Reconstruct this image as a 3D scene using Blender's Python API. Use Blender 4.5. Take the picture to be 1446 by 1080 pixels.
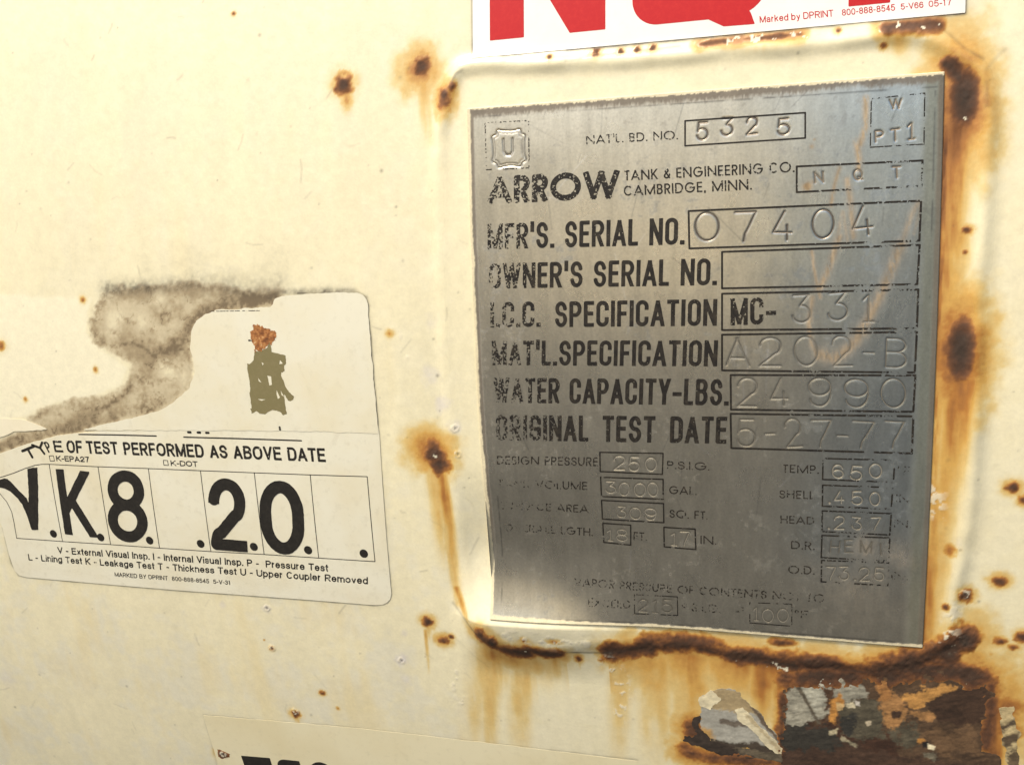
# Close-up of a painted steel tank: etched data plate, worn decals, weld bead and rust.
# Surface coordinates: u = millimetres to the right along the tank axis, v = millimetres
# of arc upwards round the tank (0 at the middle of the data plate), h = millimetres out.
import bpy, bmesh, math, random
import numpy as np

for o in list(bpy.data.objects):
    bpy.data.objects.remove(o, do_unlink=True)
SC = bpy.context.scene
COL = SC.collection
PI = math.pi
R_TANK = 930.0            # 73.25 inch outside diameter
V_PLATE = -155.99         # plate centre lies a little below the tank's widest line
AXIS_Z = 1900.0           # height of the tank's axis above the ground


def B(u, v, h):
    """surface coordinates (mm) -> world (m)"""
    a = (np.asarray(v, float) + V_PLATE) / R_TANK
    r = R_TANK + h
    return np.stack([-(np.asarray(u, float) + 0 * a), r * np.cos(a) - R_TANK,
                     r * np.sin(a) + AXIS_Z], -1) * 0.001


# ------------------------------------------------------------------ camera
cam = bpy.data.cameras.new('camera')
cam_o = bpy.data.objects.new('camera', cam)
COL.objects.link(cam_o)
from mathutils import Matrix, Vector
rows = ((-0.95953, -0.28162, 0.00163), (-0.0087, 0.02388, -0.99968), (0.28149, -0.95923, -0.02536))
r0, r1, r2 = [Vector(r) for r in rows]
M = Matrix((r0, -r1, -r2)).transposed().to_4x4()
M.translation = Vector((-0.116846, 0.339036, 1.9 - 0.148578))
cam_o.matrix_world = M
cam.sensor_fit = 'HORIZONTAL'
cam.sensor_width = 36.0
cam.lens = 36.0 * 1330.0 / 1446.0
cam.clip_start = 0.01
cam.clip_end = 500.0
SC.camera = cam_o

# ------------------------------------------------------------------ light
SUN_EL, SUN_AZ = 50.0, 30.0          # elevation; azimuth from the tank's outward direction, + towards picture left
w = bpy.data.worlds.new('World')
SC.world = w
w.use_nodes = True
nt = w.node_tree
sky = nt.nodes.new('ShaderNodeTexSky')
sky.sky_type = 'NISHITA'
sky.sun_disc = False
sky.sun_elevation = math.radians(SUN_EL)
sun_dir = Vector((math.sin(math.radians(SUN_AZ)) * math.cos(math.radians(SUN_EL)),
                  math.cos(math.radians(SUN_AZ)) * math.cos(math.radians(SUN_EL)),
                  math.sin(math.radians(SUN_EL))))
sky.sun_rotation = math.atan2(sun_dir.x, sun_dir.y)
sky.air_density = 1.0
sky.dust_density = 4.0
sky.ozone_density = 1.0
bg = nt.nodes['Background']
nt.links.new(sky.outputs[0], bg.inputs['Color'])
bg.inputs['Strength'].default_value = 0.12
sun = bpy.data.lights.new('sun', 'SUN')
sun.energy = 2.3
sun.angle = math.radians(12)
sun.color = (1.0, 0.915, 0.765)
sun_o = bpy.data.objects.new('sun', sun)
COL.objects.link(sun_o)
sun_o.rotation_euler = (-sun_dir).to_track_quat('-Z', 'Y').to_euler()
SC.view_settings.view_transform = 'Standard'
SC.view_settings.look = 'None'
SC.view_settings.exposure = 0.68
SC.view_settings.gamma = 1.0
SC.view_settings.use_curve_mapping = False


# ------------------------------------------------------------------ numpy noise
def _hash(ix, iy, seed):
    n = (ix.astype(np.int64) * 374761393 + iy.astype(np.int64) * 668265263 + seed * 974711) & 0xFFFFFFFF
    n = ((n ^ (n >> 13)) * 1274126177) & 0xFFFFFFFF
    n = (n ^ (n >> 16)) & 0xFFFF
    return n / 65535.0


def vnoise(x, y, seed=0):
    xi = np.floor(x); yi = np.floor(y)
    fx = x - xi; fy = y - yi
    fx = fx * fx * fx * (fx * (fx * 6 - 15) + 10); fy = fy * fy * fy * (fy * (fy * 6 - 15) + 10)
    a = _hash(xi, yi, seed); b = _hash(xi + 1, yi, seed)
    c = _hash(xi, yi + 1, seed); d = _hash(xi + 1, yi + 1, seed)
    return (a + (b - a) * fx) * (1 - fy) + (c + (d - c) * fx) * fy


def fbm(x, y, scale, oct=4, seed=0, gain=0.5):
    """0..1, feature size `scale` mm"""
    x = np.asarray(x, float) / scale; y = np.asarray(y, float) / scale
    s = 0; a = 1.0; t = 0
    for k in range(oct):
        s = s + a * vnoise(x + 17.3 * k, y - 9.1 * k, seed + 31 * k); t += a
        a *= gain; x = x * 2.03; y = y * 2.03
    return s / t


def sstep(a, b, x):
    t = np.clip((x - a) / (b - a), 0, 1)
    return t * t * (3 - 2 * t)


def seg_dist(u, v, pts, closed=False):
    """distance to a polyline, and the 0..1 position along it"""
    pts = np.asarray(pts, float)
    if closed:
        pts = np.vstack([pts, pts[:1]])
    best = np.full(np.shape(u), 1e9); along = np.zeros(np.shape(u))
    n = len(pts) - 1
    for i in range(n):
        a, b = pts[i], pts[i + 1]
        d = b - a
        L2 = d @ d + 1e-12
        t = np.clip(((u - a[0]) * d[0] + (v - a[1]) * d[1]) / L2, 0, 1)
        q = np.hypot(u - a[0] - t * d[0], v - a[1] - t * d[1])
        m = q < best
        best = np.where(m, q, best); along = np.where(m, (i + t) / n, along)
    return best, along


def inside(u, v, poly):
    c = np.zeros(np.shape(u), bool)
    n = len(poly)
    for i in range(n):
        (x0, y0), (x1, y1) = poly[i], poly[(i + 1) % n]
        if y0 == y1:
            continue
        c ^= ((y0 > v) != (y1 > v)) & (u < (x1 - x0) * (v - y0) / (y1 - y0) + x0)
    return c


def poly_sd(u, v, poly):
    """signed distance, negative inside"""
    d, _ = seg_dist(u, v, poly, True)
    return np.where(inside(u, v, poly), -d, d)


def smooth_closed(pts, n=8):
    """closed Catmull-Rom curve through the points"""
    P = np.asarray(pts, float); out = []
    m = len(P)
    for i in range(m):
        p0, p1, p2, p3 = P[i - 1], P[i], P[(i + 1) % m], P[(i + 2) % m]
        for k in range(n):
            t = k / n
            out.append(0.5 * ((2 * p1) + (-p0 + p2) * t + (2 * p0 - 5 * p1 + 4 * p2 - p3) * t * t + (-p0 + 3 * p1 - 3 * p2 + p3) * t ** 3))
    return np.array(out)


# ------------------------------------------------------------------ the weld bead round the plate and the surface it makes
BEAD = smooth_closed([(-6.42, 113.49), (1.60, 118.10), (27.01, 116.46), (58.69, 115.28), (91.23, 115.40), (119.76, 114.78), (142.48, 115.52), (157.88, 114.56), (167.66, 108.65), (176.94, 100.60),
                      (179.22, 85.50), (179.05, 55.79), (177.81, 18.20), (179.02, -16.11), (178.26, -52.34), (174.72, -82.90), (172.99, -99.91), (154.01, -110.94),
                      (116.94, -112.38), (81.79, -110.56), (47.57, -111.68), (20.41, -116.42), (-1.04, -113.74), (-10.27, -104.35), (-13.61, -78.78), (-14.16, -32.24), (-14.73, 14.17), (-14.13, 63.80), (-11.96, 95.87)], 5)


def sprung(u, v):
    """the plate's lower left corner and the paint over it are sprung outwards"""
    t = np.clip((-71 - v) / 30, 0, 1.1)
    return (8.0 * t ** 2 - 3.4 * sstep(-34, -76, v)) * sstep(82, 8, u) * sstep(-134, -102, v) * sstep(-22, -2, u)


def surf_h(u, v):
    """painted surface height over the true cylinder, mm"""
    u = np.asarray(u, float); v = np.asarray(v, float)
    h = 0.4 * (fbm(u, v, 90, 2, 5) - .5) + sprung(u, v)
    near = (u > -40) & (u < 215) & (v > -140) & (v < 150)
    if near.any():
        uu = u[near]; vv = v[near]
        d, al = seg_dist(uu, vv, BEAD, True)
        ins = inside(uu, vv, BEAD)
        wob = fbm(uu, vv, 14, 2, 8)
        top = sstep(60, 110, vv); rgt = sstep(150, 172, uu) * sstep(-105, -90, vv)
        amp = (.35 + 1.05 * top + .65 * np.maximum(rgt - top, 0) - .05 * sstep(-90, -105, vv)) * (.75 + .9 * wob)
        sd = np.where(ins, -d, d)
        b = amp * np.exp(-(sd / 3.1) ** 2) + 0.7 * sstep(2.5, -3.5, sd)
        h = h.copy(); h[near] += b
    return h


# ------------------------------------------------------------------ mesh building
def mesh_from(name, verts, faces_flat, counts, smooth=False):
    me = bpy.data.meshes.new(name)
    nv = len(verts); nl = len(faces_flat); nf = len(counts)
    me.vertices.add(nv); me.vertices.foreach_set('co', np.ascontiguousarray(verts, np.float32).ravel())
    me.loops.add(nl); me.loops.foreach_set('vertex_index', np.ascontiguousarray(faces_flat, np.int32))
    me.polygons.add(nf)
    st = np.zeros(nf, np.int32); st[1:] = np.cumsum(counts)[:-1]
    me.polygons.foreach_set('loop_start', st)
    me.polygons.foreach_set('loop_total', np.ascontiguousarray(counts, np.int32))
    me.polygons.foreach_set('use_smooth', np.full(nf, smooth))
    me.update(calc_edges=True)
    return me


def link(name, me, mat, parent=None, loc=None):
    """one mesh object; vertices are in world metres and are made local to parent or loc"""
    o = bpy.data.objects.new(name, me)
    COL.objects.link(o)
    if mat:
        me.materials.append(mat)
    off = None
    if parent is not None:
        o.parent = parent
        off = world_loc(parent)
    elif loc is not None:
        o.location = loc; off = Vector(loc)
    if off is not None:
        me.transform(Matrix.Translation(-off))
    return o


def world_loc(o):
    p = Vector(o.location)
    while o.parent:
        o = o.parent
        p = p + Vector(o.location)
    return p


def tag(o, label=None, cat=None, group=None, kind=None):
    for k, x in (('label', label), ('category', cat), ('group', group), ('kind', kind)):
        if x:
            o[k] = x
    return o


def thing(name, u, v, label, cat, group=None):
    o = bpy.data.objects.new(name, None)
    COL.objects.link(o)
    o.location = B(u, v, 0.0).tolist()
    o.empty_display_size = 0.01
    return tag(o, label, cat, group)


# marching squares: corners 0..3 = (0,0),(1,0),(1,1),(0,1); edges e0 between 0-1, e1 1-2, e2 2-3, e3 3-0
_MS = {1: ['c0 e0 e3'], 2: ['c1 e1 e0'], 4: ['c2 e2 e1'], 8: ['c3 e3 e2'],
       3: ['c0 c1 e1 e3'], 6: ['c1 c2 e2 e0'], 12: ['c2 c3 e3 e1'], 9: ['c3 c0 e0 e2'],
       7: ['c0 c1 c2 e2 e3'], 14: ['c1 c2 c3 e3 e0'], 13: ['c2 c3 c0 e0 e1'], 11: ['c3 c0 c1 e1 e2'],
       5: ['c0 e0 e3', 'c2 e2 e1'], 10: ['c1 e1 e0', 'c3 e3 e2']}


def march(f, xs, ys, merge=True):
    """field f[y,x] < 0 is inside -> xy verts, flat faces, counts, contour segments (pairs of xy)"""
    ins = f < 0
    code = (ins[:-1, :-1] * 1 + ins[:-1, 1:] * 2 + ins[1:, 1:] * 4 + ins[1:, :-1] * 8)
    V = []; C = []; S = []
    full = code == 15
    if full.any():
        if merge:
            kc = np.arange(full.shape[1])[None, :]
            pad = np.zeros((full.shape[0], full.shape[1] + 2), bool); pad[:, 1:-1] = full
            r, a = np.where(full & (~pad[:, :-2] | (kc % 10 == 0)))
            _, b = np.where(full & (~pad[:, 2:] | (kc % 10 == 9))); b = b + 1
        else:
            r, a = np.where(full); b = a + 1
        q = np.stack([np.stack([xs[a], ys[r]], -1), np.stack([xs[b], ys[r]], -1), np.stack([xs[b], ys[r + 1]], -1), np.stack([xs[a], ys[r + 1]], -1)], 1)
        V.append(q.reshape(-1, 2)); C.append(np.full(len(q), 4))
    for c, polys in _MS.items():
        r, a = np.where(code == c)
        if not len(r):
            continue
        f0, f1, f2, f3 = f[r, a], f[r, a + 1], f[r + 1, a + 1], f[r + 1, a]
        x0, x1, y0, y1 = xs[a], xs[a + 1], ys[r], ys[r + 1]

        def lerp(p, q, fa, fb):
            t = np.clip(fa / (fa - fb + 1e-20), 0.01, .99)
            return p + (q - p) * t[:, None]
        cs = [np.stack([x0, y0], -1), np.stack([x1, y0], -1), np.stack([x1, y1], -1), np.stack([x0, y1], -1)]
        fs = [f0, f1, f2, f3]
        for poly in polys:
            toks = poly.split()
            P = []
            for t in toks:
                k = int(t[1])
                P.append(cs[k] if t[0] == 'c' else lerp(cs[k], cs[(k + 1) % 4], fs[k], fs[(k + 1) % 4]))
            P = np.stack(P, 1)
            V.append(P.reshape(-1, 2)); C.append(np.full(len(P), len(toks)))
            for i in range(len(toks)):
                if toks[i][0] == 'e' and toks[(i + 1) % len(toks)][0] == 'e':
                    S.append(np.stack([P[:, i], P[:, (i + 1) % len(toks)]], 1))
    if not V:
        return np.zeros((0, 2)), np.zeros(0, int), np.zeros(0, int), np.zeros((0, 2, 2))
    V = np.concatenate(V); C = np.concatenate(C)
    return V, np.arange(len(V)), C, (np.concatenate(S) if S else np.zeros((0, 2, 2)))


def sheet(name, f, xs, ys, h, mat, parent=None, xf=None, thick=0.0, merge=True, loc=None, lift=None):
    """thin layer whose outline is the zero line of f, draped on the tank at height h (mm, number or function)"""
    V, F, C, S = march(f, xs, ys, merge)
    hf = h if callable(h) else (lambda a, b: np.full(np.shape(a), h))
    tr = xf or (lambda p: p)
    uv = tr(V)
    W = B(uv[:, 0], uv[:, 1], hf(uv[:, 0], uv[:, 1]))
    if thick > 0 and len(S):
        s = tr(S.reshape(-1, 2)).reshape(-1, 2, 2)
        top = hf(s[..., 0], s[..., 1])
        a = B(s[:, 0, 0], s[:, 0, 1], top[:, 0]); b = B(s[:, 1, 0], s[:, 1, 1], top[:, 1])
        a2 = B(s[:, 0, 0], s[:, 0, 1], top[:, 0] - thick); b2 = B(s[:, 1, 0], s[:, 1, 1], top[:, 1] - thick)
        q = np.stack([b, a, a2, b2], 1).reshape(-1, 3)
        W = np.concatenate([W, q]); C = np.concatenate([C, np.full(len(s), 4)]); F = np.arange(len(W))
    me = mesh_from(name, W, F, C)
    return link(name, me, mat, parent, loc)


def grid_axes(u0, u1, v0, v1, res):
    xs = np.arange(u0, u1 + res, res); ys = np.arange(v0, v1 + res, res)
    X, Y = np.meshgrid(xs, ys)
    return xs, ys, X, Y


# ------------------------------------------------------------------ lettering: centre-line glyphs given a stroke width
# M move, L line, V quarter ellipse leaving vertically, H quarter ellipse leaving horizontally; box 0..1
def glyph_paths(ch, q, sty):
    rnd = q >= .45
    O_ = f'M.5,1 H0,{1-q} L0,{q} V.5,0 H1,{q} L1,{1-q} V.5,1'
    if q >= .35:
        C_ = 'E.5,.5,.5,.5,38,322'
    else:
        C_ = f'M1,.74 L1,{1-q} V.5,1 H0,{1-q} L0,{q} V.5,0 H1,{q} L1,.26'
    st = sty
    g = {
        'A': 'M-.06,-.12 L.53,1.06|M1.06,-.12 L.47,1.06|M.17,.27 L.83,.27',
        'B': 'M0,.53 L0,1 L.5,1 H.94,.77 V.5,.53 L0,.53 L0,0 L.5,0 H1,.27 V.5,.53',
        'C': C_, 'O': O_, '0': O_,
        'D': (f'M0,0 L0,1 L.4,1 H1,.5 V.4,0 L0,0' if rnd else f'M0,0 L0,1 L.5,1 H1,{1-q} L1,{q} V.5,0 L0,0'),
        'E': 'M1,1 L0,1 L0,0 L1,0|M0,.52 L.88,.52', 'F': 'M1,1 L0,1 L0,-.2|M0,.5 L.88,.5',
        'G': (C_.replace('322', '360') + '|M.55,.5 L1,.5' + ('' if rnd else '|M1,.5 L1,0')) if q >= .35 else f'M1,.74 L1,{1-q} V.5,1 H0,{1-q} L0,{q} V.5,0 H1,{q} L1,.46 L.55,.46',
        'H': 'M0,-.2 L0,1.2|M1,-.2 L1,1.2|M0,.52 L1,.52', 'I': 'M.5,-.2 L.5,1.2',
        'K': 'M0,-.2 L0,1.2|M1.06,1.12 L.0,.34|M.3,.56 L1.08,-.12', 'L': 'M0,1.2 L0,0 L1,0',
        'M': 'M0,-.2 L0,1.2|M1,-.2 L1,1.2|M-.05,1.1 L.52,-.04|M1.05,1.1 L.48,-.04',
        'N': 'M0,-.2 L0,1.2|M1,-.2 L1,1.2|M-.03,1.06 L1.03,-.06',
        'P': 'M0,-.2 L0,1 L.5,1 H1,.74 V.5,.46 L0,.46', 'Q': O_ + '|M.55,.28 L1.05,-.08',
        'R': 'M0,-.2 L0,1 L.5,1 H1,.75 V.5,.48 L0,.48|M.48,.48 L1.05,-.12',
        'S': 'M.97,.71 V.5,1 H.03,.76 V.5,.51 H1,.26 V.5,0 H0,.29',
        'T': 'M0,1 L1,1|M.5,1 L.5,-.2', 'U': f'M0,1.2 L0,{q*.9} V.5,0 H1,{q*.9} L1,1.2',
        'V': 'M-.06,1.12 L.54,-.08|M1.06,1.12 L.46,-.08',
        'W': 'M-.03,1.12 L.28,-.1|M.53,1.12 L.22,-.1|M.47,1.12 L.78,-.1|M1.03,1.12 L.72,-.1',
        'X': 'M-.06,1.1 L1.06,-.1|M1.06,1.1 L-.06,-.1', 'Y': 'M-.07,1.12 L.5,.4 L.5,-.2|M1.07,1.12 L.5,.4',
        '1': 'M.05,.8 L.6,1 L.6,-.2', '2': 'M0,.68 V.5,1 H1,.73 V.8,.5 L.22,.2 H0,0 L1,0',
        '3': 'M.03,.74 V.5,1 H.95,.76 V.42,.53 H1,.27 V.5,0 H0,.28', '4': 'M.72,-.2 L.72,1 L0,.27 L1.05,.27',
        '5': 'M.92,1 L.14,1 L.05,.48 V.5,.64 H1,.32 V.5,0 H0,.25',
        '6': 'M.95,.74 V.52,1 H0,.5 L0,.3 V.5,0 H1,.31 V.5,.61 H0,.31', '7': 'M0,1 L1,1 L.62,.5 L.36,-.2',
        '8': 'M.5,.53 H.06,.77 V.5,1 H.94,.77 V.5,.53|M.5,.53 H0,.27 V.5,0 H1,.27 V.5,.53',
        '9': 'M.05,.26 V.48,0 H1,.5 L1,.7 V.5,1 H0,.69 V.5,.39 H1,.69',
        'a': 'M.06,.52 V.5,.7 H.92,.5 L.92,0|M.92,.4 L.5,.38 H0,.18 V.42,0 H.92,.22',
        'b': 'M0,0 L0,1.1|M0,.35 V.5,.7 H1,.35 V.5,0 H0,.35', 'c': 'M.97,.47 V.5,.7 H0,.35 V.5,0 H.97,.23',
        'd': 'M1,0 L1,1.1|M0,.35 V.5,.7 H1,.35 V.5,0 H0,.35', 'e': 'M0,.37 L1,.37 V.5,.7 H0,.35 V.5,0 H.95,.2',
        'g': 'M0,.35 V.5,.7 H1,.35 V.5,0 H0,.35|M1,.74 L1,0 V.5,-.27 H.04,-.12', 'h': 'M0,0 L0,1.1|M0,.42 V.5,.7 H1,.45 L1,0',
        'i': 'M.5,-.03 L.5,.64|D.5,1', 'k': 'M0,0 L0,1.1|M.95,.72 L0,.26|M.35,.46 L1,-.03', 'l': 'M.5,-.03 L.5,1.1',
        'm': 'M0,0 L0,.74|M0,.45 V.25,.7 H.5,.48 L.5,0|M.5,.45 V.75,.7 H1,.48 L1,0', 'n': 'M0,0 L0,.74|M0,.42 V.5,.7 H1,.45 L1,0',
        'o': 'M.5,.7 H0,.35 V.5,0 H1,.35 V.5,.7', 'p': 'M0,.74 L0,-.3|M0,.35 V.5,.7 H1,.35 V.5,0 H0,.35',
        'r': 'M0,0 L0,.74|M0,.36 V1,.69', 's': 'M.95,.52 V.5,.7 H.04,.53 V.5,.36 H1,.18 V.5,0 H0,.2',
        't': 'M.45,.95 L.45,.16 V1,0|M-.1,.7 L1.05,.7', 'u': 'M0,.72 L0,.25 V.5,0 H1,.28|M1,.72 L1,0',
        'v': 'M0,.72 L.5,0 L1,.72', 'x': 'M0,.72 L1,-.02|M1,.72 L0,-.02', 'y': 'M0,.72 L.55,0|M1,.72 L.4,-.2 V.05,-.28',
        '.': 'D.5,0', ',': 'D.5,0|M.6,0 L.2,-.2', "'": 'M.6,1.05 L.3,.74', '-': 'M0,.4 L1,.4',
        '&': 'M1.02,-.04 L.2,.7 V.45,1 H.72,.78 L.08,.36 V0,.24 V.42,0 H1,.48',
        '°': 'M.5,1 H0,.84 V.5,.68 H1,.84 V.5,1',
    }[ch]
    if st.get('stamp'):
        g = {'4': 'M.62,1 L0,.26 L1,.26|M.76,.52 L.76,0', '3': 'M.08,1 L.95,1 L.45,.62 H1,.3 V.5,0 H0,.26', '7': 'M0,1 L1,1 L.66,.52 L.44,.25 L.36,0',
             '1': 'M.1,.82 L.55,1 L.55,0|M.15,0 L.95,0', '2': 'M.02,.72 V.5,1 H1,.74 V.75,.45 L0,0 L1,0'}.get(ch, g)
    return g.split('|')


W_HELV = dict(zip('ABCDEFGHIKLMNOPQRSTUVWXY', (.70, .66, .71, .70, .61, .57, .74, .70, 0, .68, .54, .82, .70, .76, .62, .76, .67, .64, .62, .68, .68, .96, .68, .66)))
W_HELV.update({c: .57 for c in '0123456789'}); W_HELV['1'] = .36
W_HELV.update(dict(a=.54, b=.56, c=.51, d=.56, e=.55, g=.55, h=.52, i=0, k=.52, l=0, m=.82, n=.52, o=.57, p=.56, r=.33, s=.5, t=.3, u=.52, v=.52, x=.52, y=.52))
W_GOTH = {c: .43 for c in 'ABCDEFGHKLNOPQRSTUVXY0123456789'}
W_GOTH.update({'I': 0, 'M': .56, 'W': .64, 'E': .36, 'F': .35, 'L': .34, 'T': .40, 'A': .46, 'N': .45})
W_FUT = dict(zip('ABCDEFGHIKLMNOPQRSTUVWXY', (.80, .52, .76, .70, .48, .44, .88, .66, 0, .62, .42, .92, .78, .98, .49, .98, .52, .52, .48, .62, .74, 1.12, .7, .68)))
W_FUT.update({c: .55 for c in '0123456789'})
for _w in (W_HELV, W_GOTH, W_FUT):
    _w.update({'.': 0, ',': 0, "'": .08, '-': .33, '&': .62, '°': .26})
HELV = dict(w=W_HELV, s=.155, q=.40, gap=.095, space=.30)
HELVB = dict(w=W_HELV, s=.19, q=.40, gap=.08, space=.27)
GOTH = dict(w=W_GOTH, s=.155, q=.20, gap=.075, space=.30)
FUT = dict(w=W_FUT, s=.135, q=.5, gap=.13, space=.40)
FUTB = dict(w=W_FUT, s=.215, q=.5, gap=.07, space=.4)
BIG = dict(w={**W_HELV, 'K': .60, '8': .58, '2': .56, '0': .6}, s=.155, q=.42, gap=.1, space=.3)


def path_segments(p, L, Rr, Bb, T):
    """one path string -> list of segments (x0,y0,x1,y1), interior joints, dots"""
    X = lambda x: L + x * (Rr - L)
    Y = lambda y: Bb + y * (T - Bb)
    pts = []
    dots = []
    for tok in p.split():
        c = tok[0]; a = [float(t) for t in tok[1:].split(',')]
        if c == 'M' or c == 'L':
            pts.append((X(a[0]), Y(a[1])))
        elif c == 'D':
            dots.append((X(a[0]), Y(a[1])))
        elif c == 'E':
            for k in range(25):
                t = math.radians(a[4] + (a[5] - a[4]) * k / 24)
                pts.append((X(a[0] + a[2] * math.cos(t)), Y(a[1] + a[3] * math.sin(t))))
        else:
            x0, y0 = pts[-1]; x1, y1 = X(a[0]), Y(a[1])
            for k in range(1, 9):
                t = k / 8 * PI / 2
                if c == 'V':
                    pts.append((x0 + (x1 - x0) * (1 - math.cos(t)), y0 + (y1 - y0) * math.sin(t)))
                else:
                    pts.append((x0 + (x1 - x0) * math.sin(t), y0 + (y1 - y0) * (1 - math.cos(t))))
    return pts, dots


def layout(text, sty, length):
    """glyph boxes (ch, x0, x1) in cap-height units filling `length`"""
    s = sty['s']

    def run(k):
        x = 0; out = []
        for i, ch in enumerate(text):
            if ch == ' ':
                x += sty['space'] * k
                continue
            wd = max(sty['w'].get(ch, .6) * k, s)
            if ch in '.,':
                wd = s * 1.05
            out.append((ch, x, x + wd)); x += wd + sty['gap'] * min(k, 1.4)
        return out, x - sty['gap'] * min(k, 1.4)
    lo, hi = .2, 4.0
    for _ in range(40):
        m = (lo + hi) / 2
        if run(m)[1] < length:
            lo = m
        else:
            hi = m
    return run(lo)[0]


def text_field(boxes, sty, xs, ys, H, round_caps=False):
    """signed distance (mm) of the lettering on the local grid; H = cap height mm"""
    X, Y = np.meshgrid(xs, ys)
    f = np.full(X.shape, 9.0)
    s = sty['s']; hw = s / 2 * H
    for ch, x0, x1 in boxes:
        L, Rr, Bb, T = (x0 + s / 2) * H, (x1 - s / 2) * H, hw, H - hw
        if sty.get('stamp'):
            L, Rr, Bb, T = x0 * H, x1 * H, 0, H
        i0 = max(np.searchsorted(xs, L - 3 * hw - .12 * H) - 1, 0); i1 = np.searchsorted(xs, Rr + 3 * hw + .12 * H) + 1
        sub = (slice(None), slice(i0, i1))
        xx = X[sub]; yy = Y[sub]
        g = np.full(xx.shape, 9.0)
        for p in glyph_paths(ch, sty['q'], sty):
            pts, dots = path_segments(p, L, Rr, Bb, T)
            for cx, cy in dots:
                rr = hw * 1.12
                if sty.get('round_dot'):
                    g = np.minimum(g, np.hypot(xx - cx, yy - cy) - rr)
                else:
                    g = np.minimum(g, np.maximum(abs(xx - cx), abs(yy - cy)) - rr)
            if not sty.get('stamp') and len(pts) > 1 and pts[0] != pts[-1]:
                for e0, e1 in ((0, 1), (-1, -2)):        # flat stroke ends reach the edge of the letter's box
                    ex_, ey_ = pts[e0][0] - pts[e1][0], pts[e0][1] - pts[e1][1]
                    if abs(ex_) < 1e-6 or abs(ey_) < 1e-6:
                        l_ = math.hypot(ex_, ey_) + 1e-9
                        pts[e0] = (pts[e0][0] + ex_ / l_ * hw * .96, pts[e0][1] + ey_ / l_ * hw * .96)
            for i in range(len(pts) - 1):
                (ax, ay), (bx, by) = pts[i], pts[i + 1]
                dx, dy = bx - ax, by - ay
                ln = math.hypot(dx, dy)
                if ln < 1e-9:
                    continue
                dx /= ln; dy /= ln
                al = (xx - ax) * dx + (yy - ay) * dy
                pe = abs((yy - ay) * dx - (xx - ax) * dy)
                if round_caps or sty.get('stamp'):
                    t = np.clip(al, 0, ln)
                    g = np.minimum(g, np.hypot(xx - ax - t * dx, yy - ay - t * dy) - hw)
                else:
                    g = np.minimum(g, np.maximum(pe - hw, np.maximum(-al, al - ln)))
                    if i > 0:
                        g = np.minimum(g, np.hypot(xx - ax, yy - ay) - hw)
            if len(pts) > 2 and pts[0] == pts[-1]:
                g = np.minimum(g, np.hypot(xx - pts[0][0], yy - pts[0][1]) - hw)
        if not sty.get('stamp') and not ch.islower() and ch not in ",'":
            g = np.maximum(g, np.maximum(-yy, yy - H))
        elif ch.islower() and ch not in 'gpy':
            g = np.maximum(g, np.maximum(-yy, yy - H))
        f[sub] = np.minimum(f[sub], g)
    return f


def affine(p0, p1, ptop):
    """local mm frame: origin p0, x along p0->p1, y towards ptop; returns (transform, length, height)"""
    p0, p1, pt = (np.array(p, float) for p in (p0, p1, ptop))
    ex = p1 - p0; ln = np.linalg.norm(ex); ex = ex / ln
    ey = pt - p0
    n = np.array([-ex[1], ex[0]])
    H = ey @ n
    sh = (ey @ ex) / H
    ey = n + sh * ex
    return (lambda P: p0 + P[:, :1] * ex + P[:, 1:2] * ey), ln, H


def lettering(name, text, p0, p1, ptop, sty, mat, parent, h, wear=None, res=None, shear=True, label=None):
    xf, ln, H = affine(p0, p1, ptop)
    if not shear:
        n = np.array(p1, float) - np.array(p0, float); n /= np.linalg.norm(n)
        t2 = np.array(p0) + np.array([-n[1], n[0]]) * H
        xf, ln, H = affine(p0, p1, t2)
    boxes = layout(text, sty, ln / H)
    res = res or max(.09, H * .016)
    xs = np.arange(-.25 * H, ln + .3 * H, res); ys = np.arange(-.42 * H, H * 1.12, res)
    f = text_field(boxes, sty, xs, ys, H)
    if wear is not None:
        X, Y = np.meshgrid(xs, ys)
        uv = xf(np.stack([X.ravel(), Y.ravel()], -1))
        f = np.maximum(f, wear(uv[:, 0], uv[:, 1], f.ravel()).reshape(f.shape))
    return tag(sheet(name, f, xs, ys, h, mat, parent, xf), label)


def strokes(name, paths, hw, mat, parent, h, wear=None, res=.16, label=None):
    """line work: polylines in (u,v) with a half width"""
    allp = np.concatenate([np.asarray(p, float) for p in paths])
    xs, ys, X, Y = grid_axes(allp[:, 0].min() - 1, allp[:, 0].max() + 1, allp[:, 1].min() - 1, allp[:, 1].max() + 1, res)
    f = np.full(X.shape, 9.0)
    for p in paths:
        f = np.minimum(f, seg_dist(X, Y, p)[0] - hw)
    if wear is not None:
        f = np.maximum(f, wear(X.ravel(), Y.ravel(), f.ravel()).reshape(f.shape))
    return tag(sheet(name, f, xs, ys, h, mat, parent), label)


# ------------------------------------------------------------------ materials
def srgb(r, g, b):
    return tuple((c / 12.92 if c <= .04045 else ((c + .055) / 1.055) ** 2.4) for c in (r / 255, g / 255, b / 255))


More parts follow.
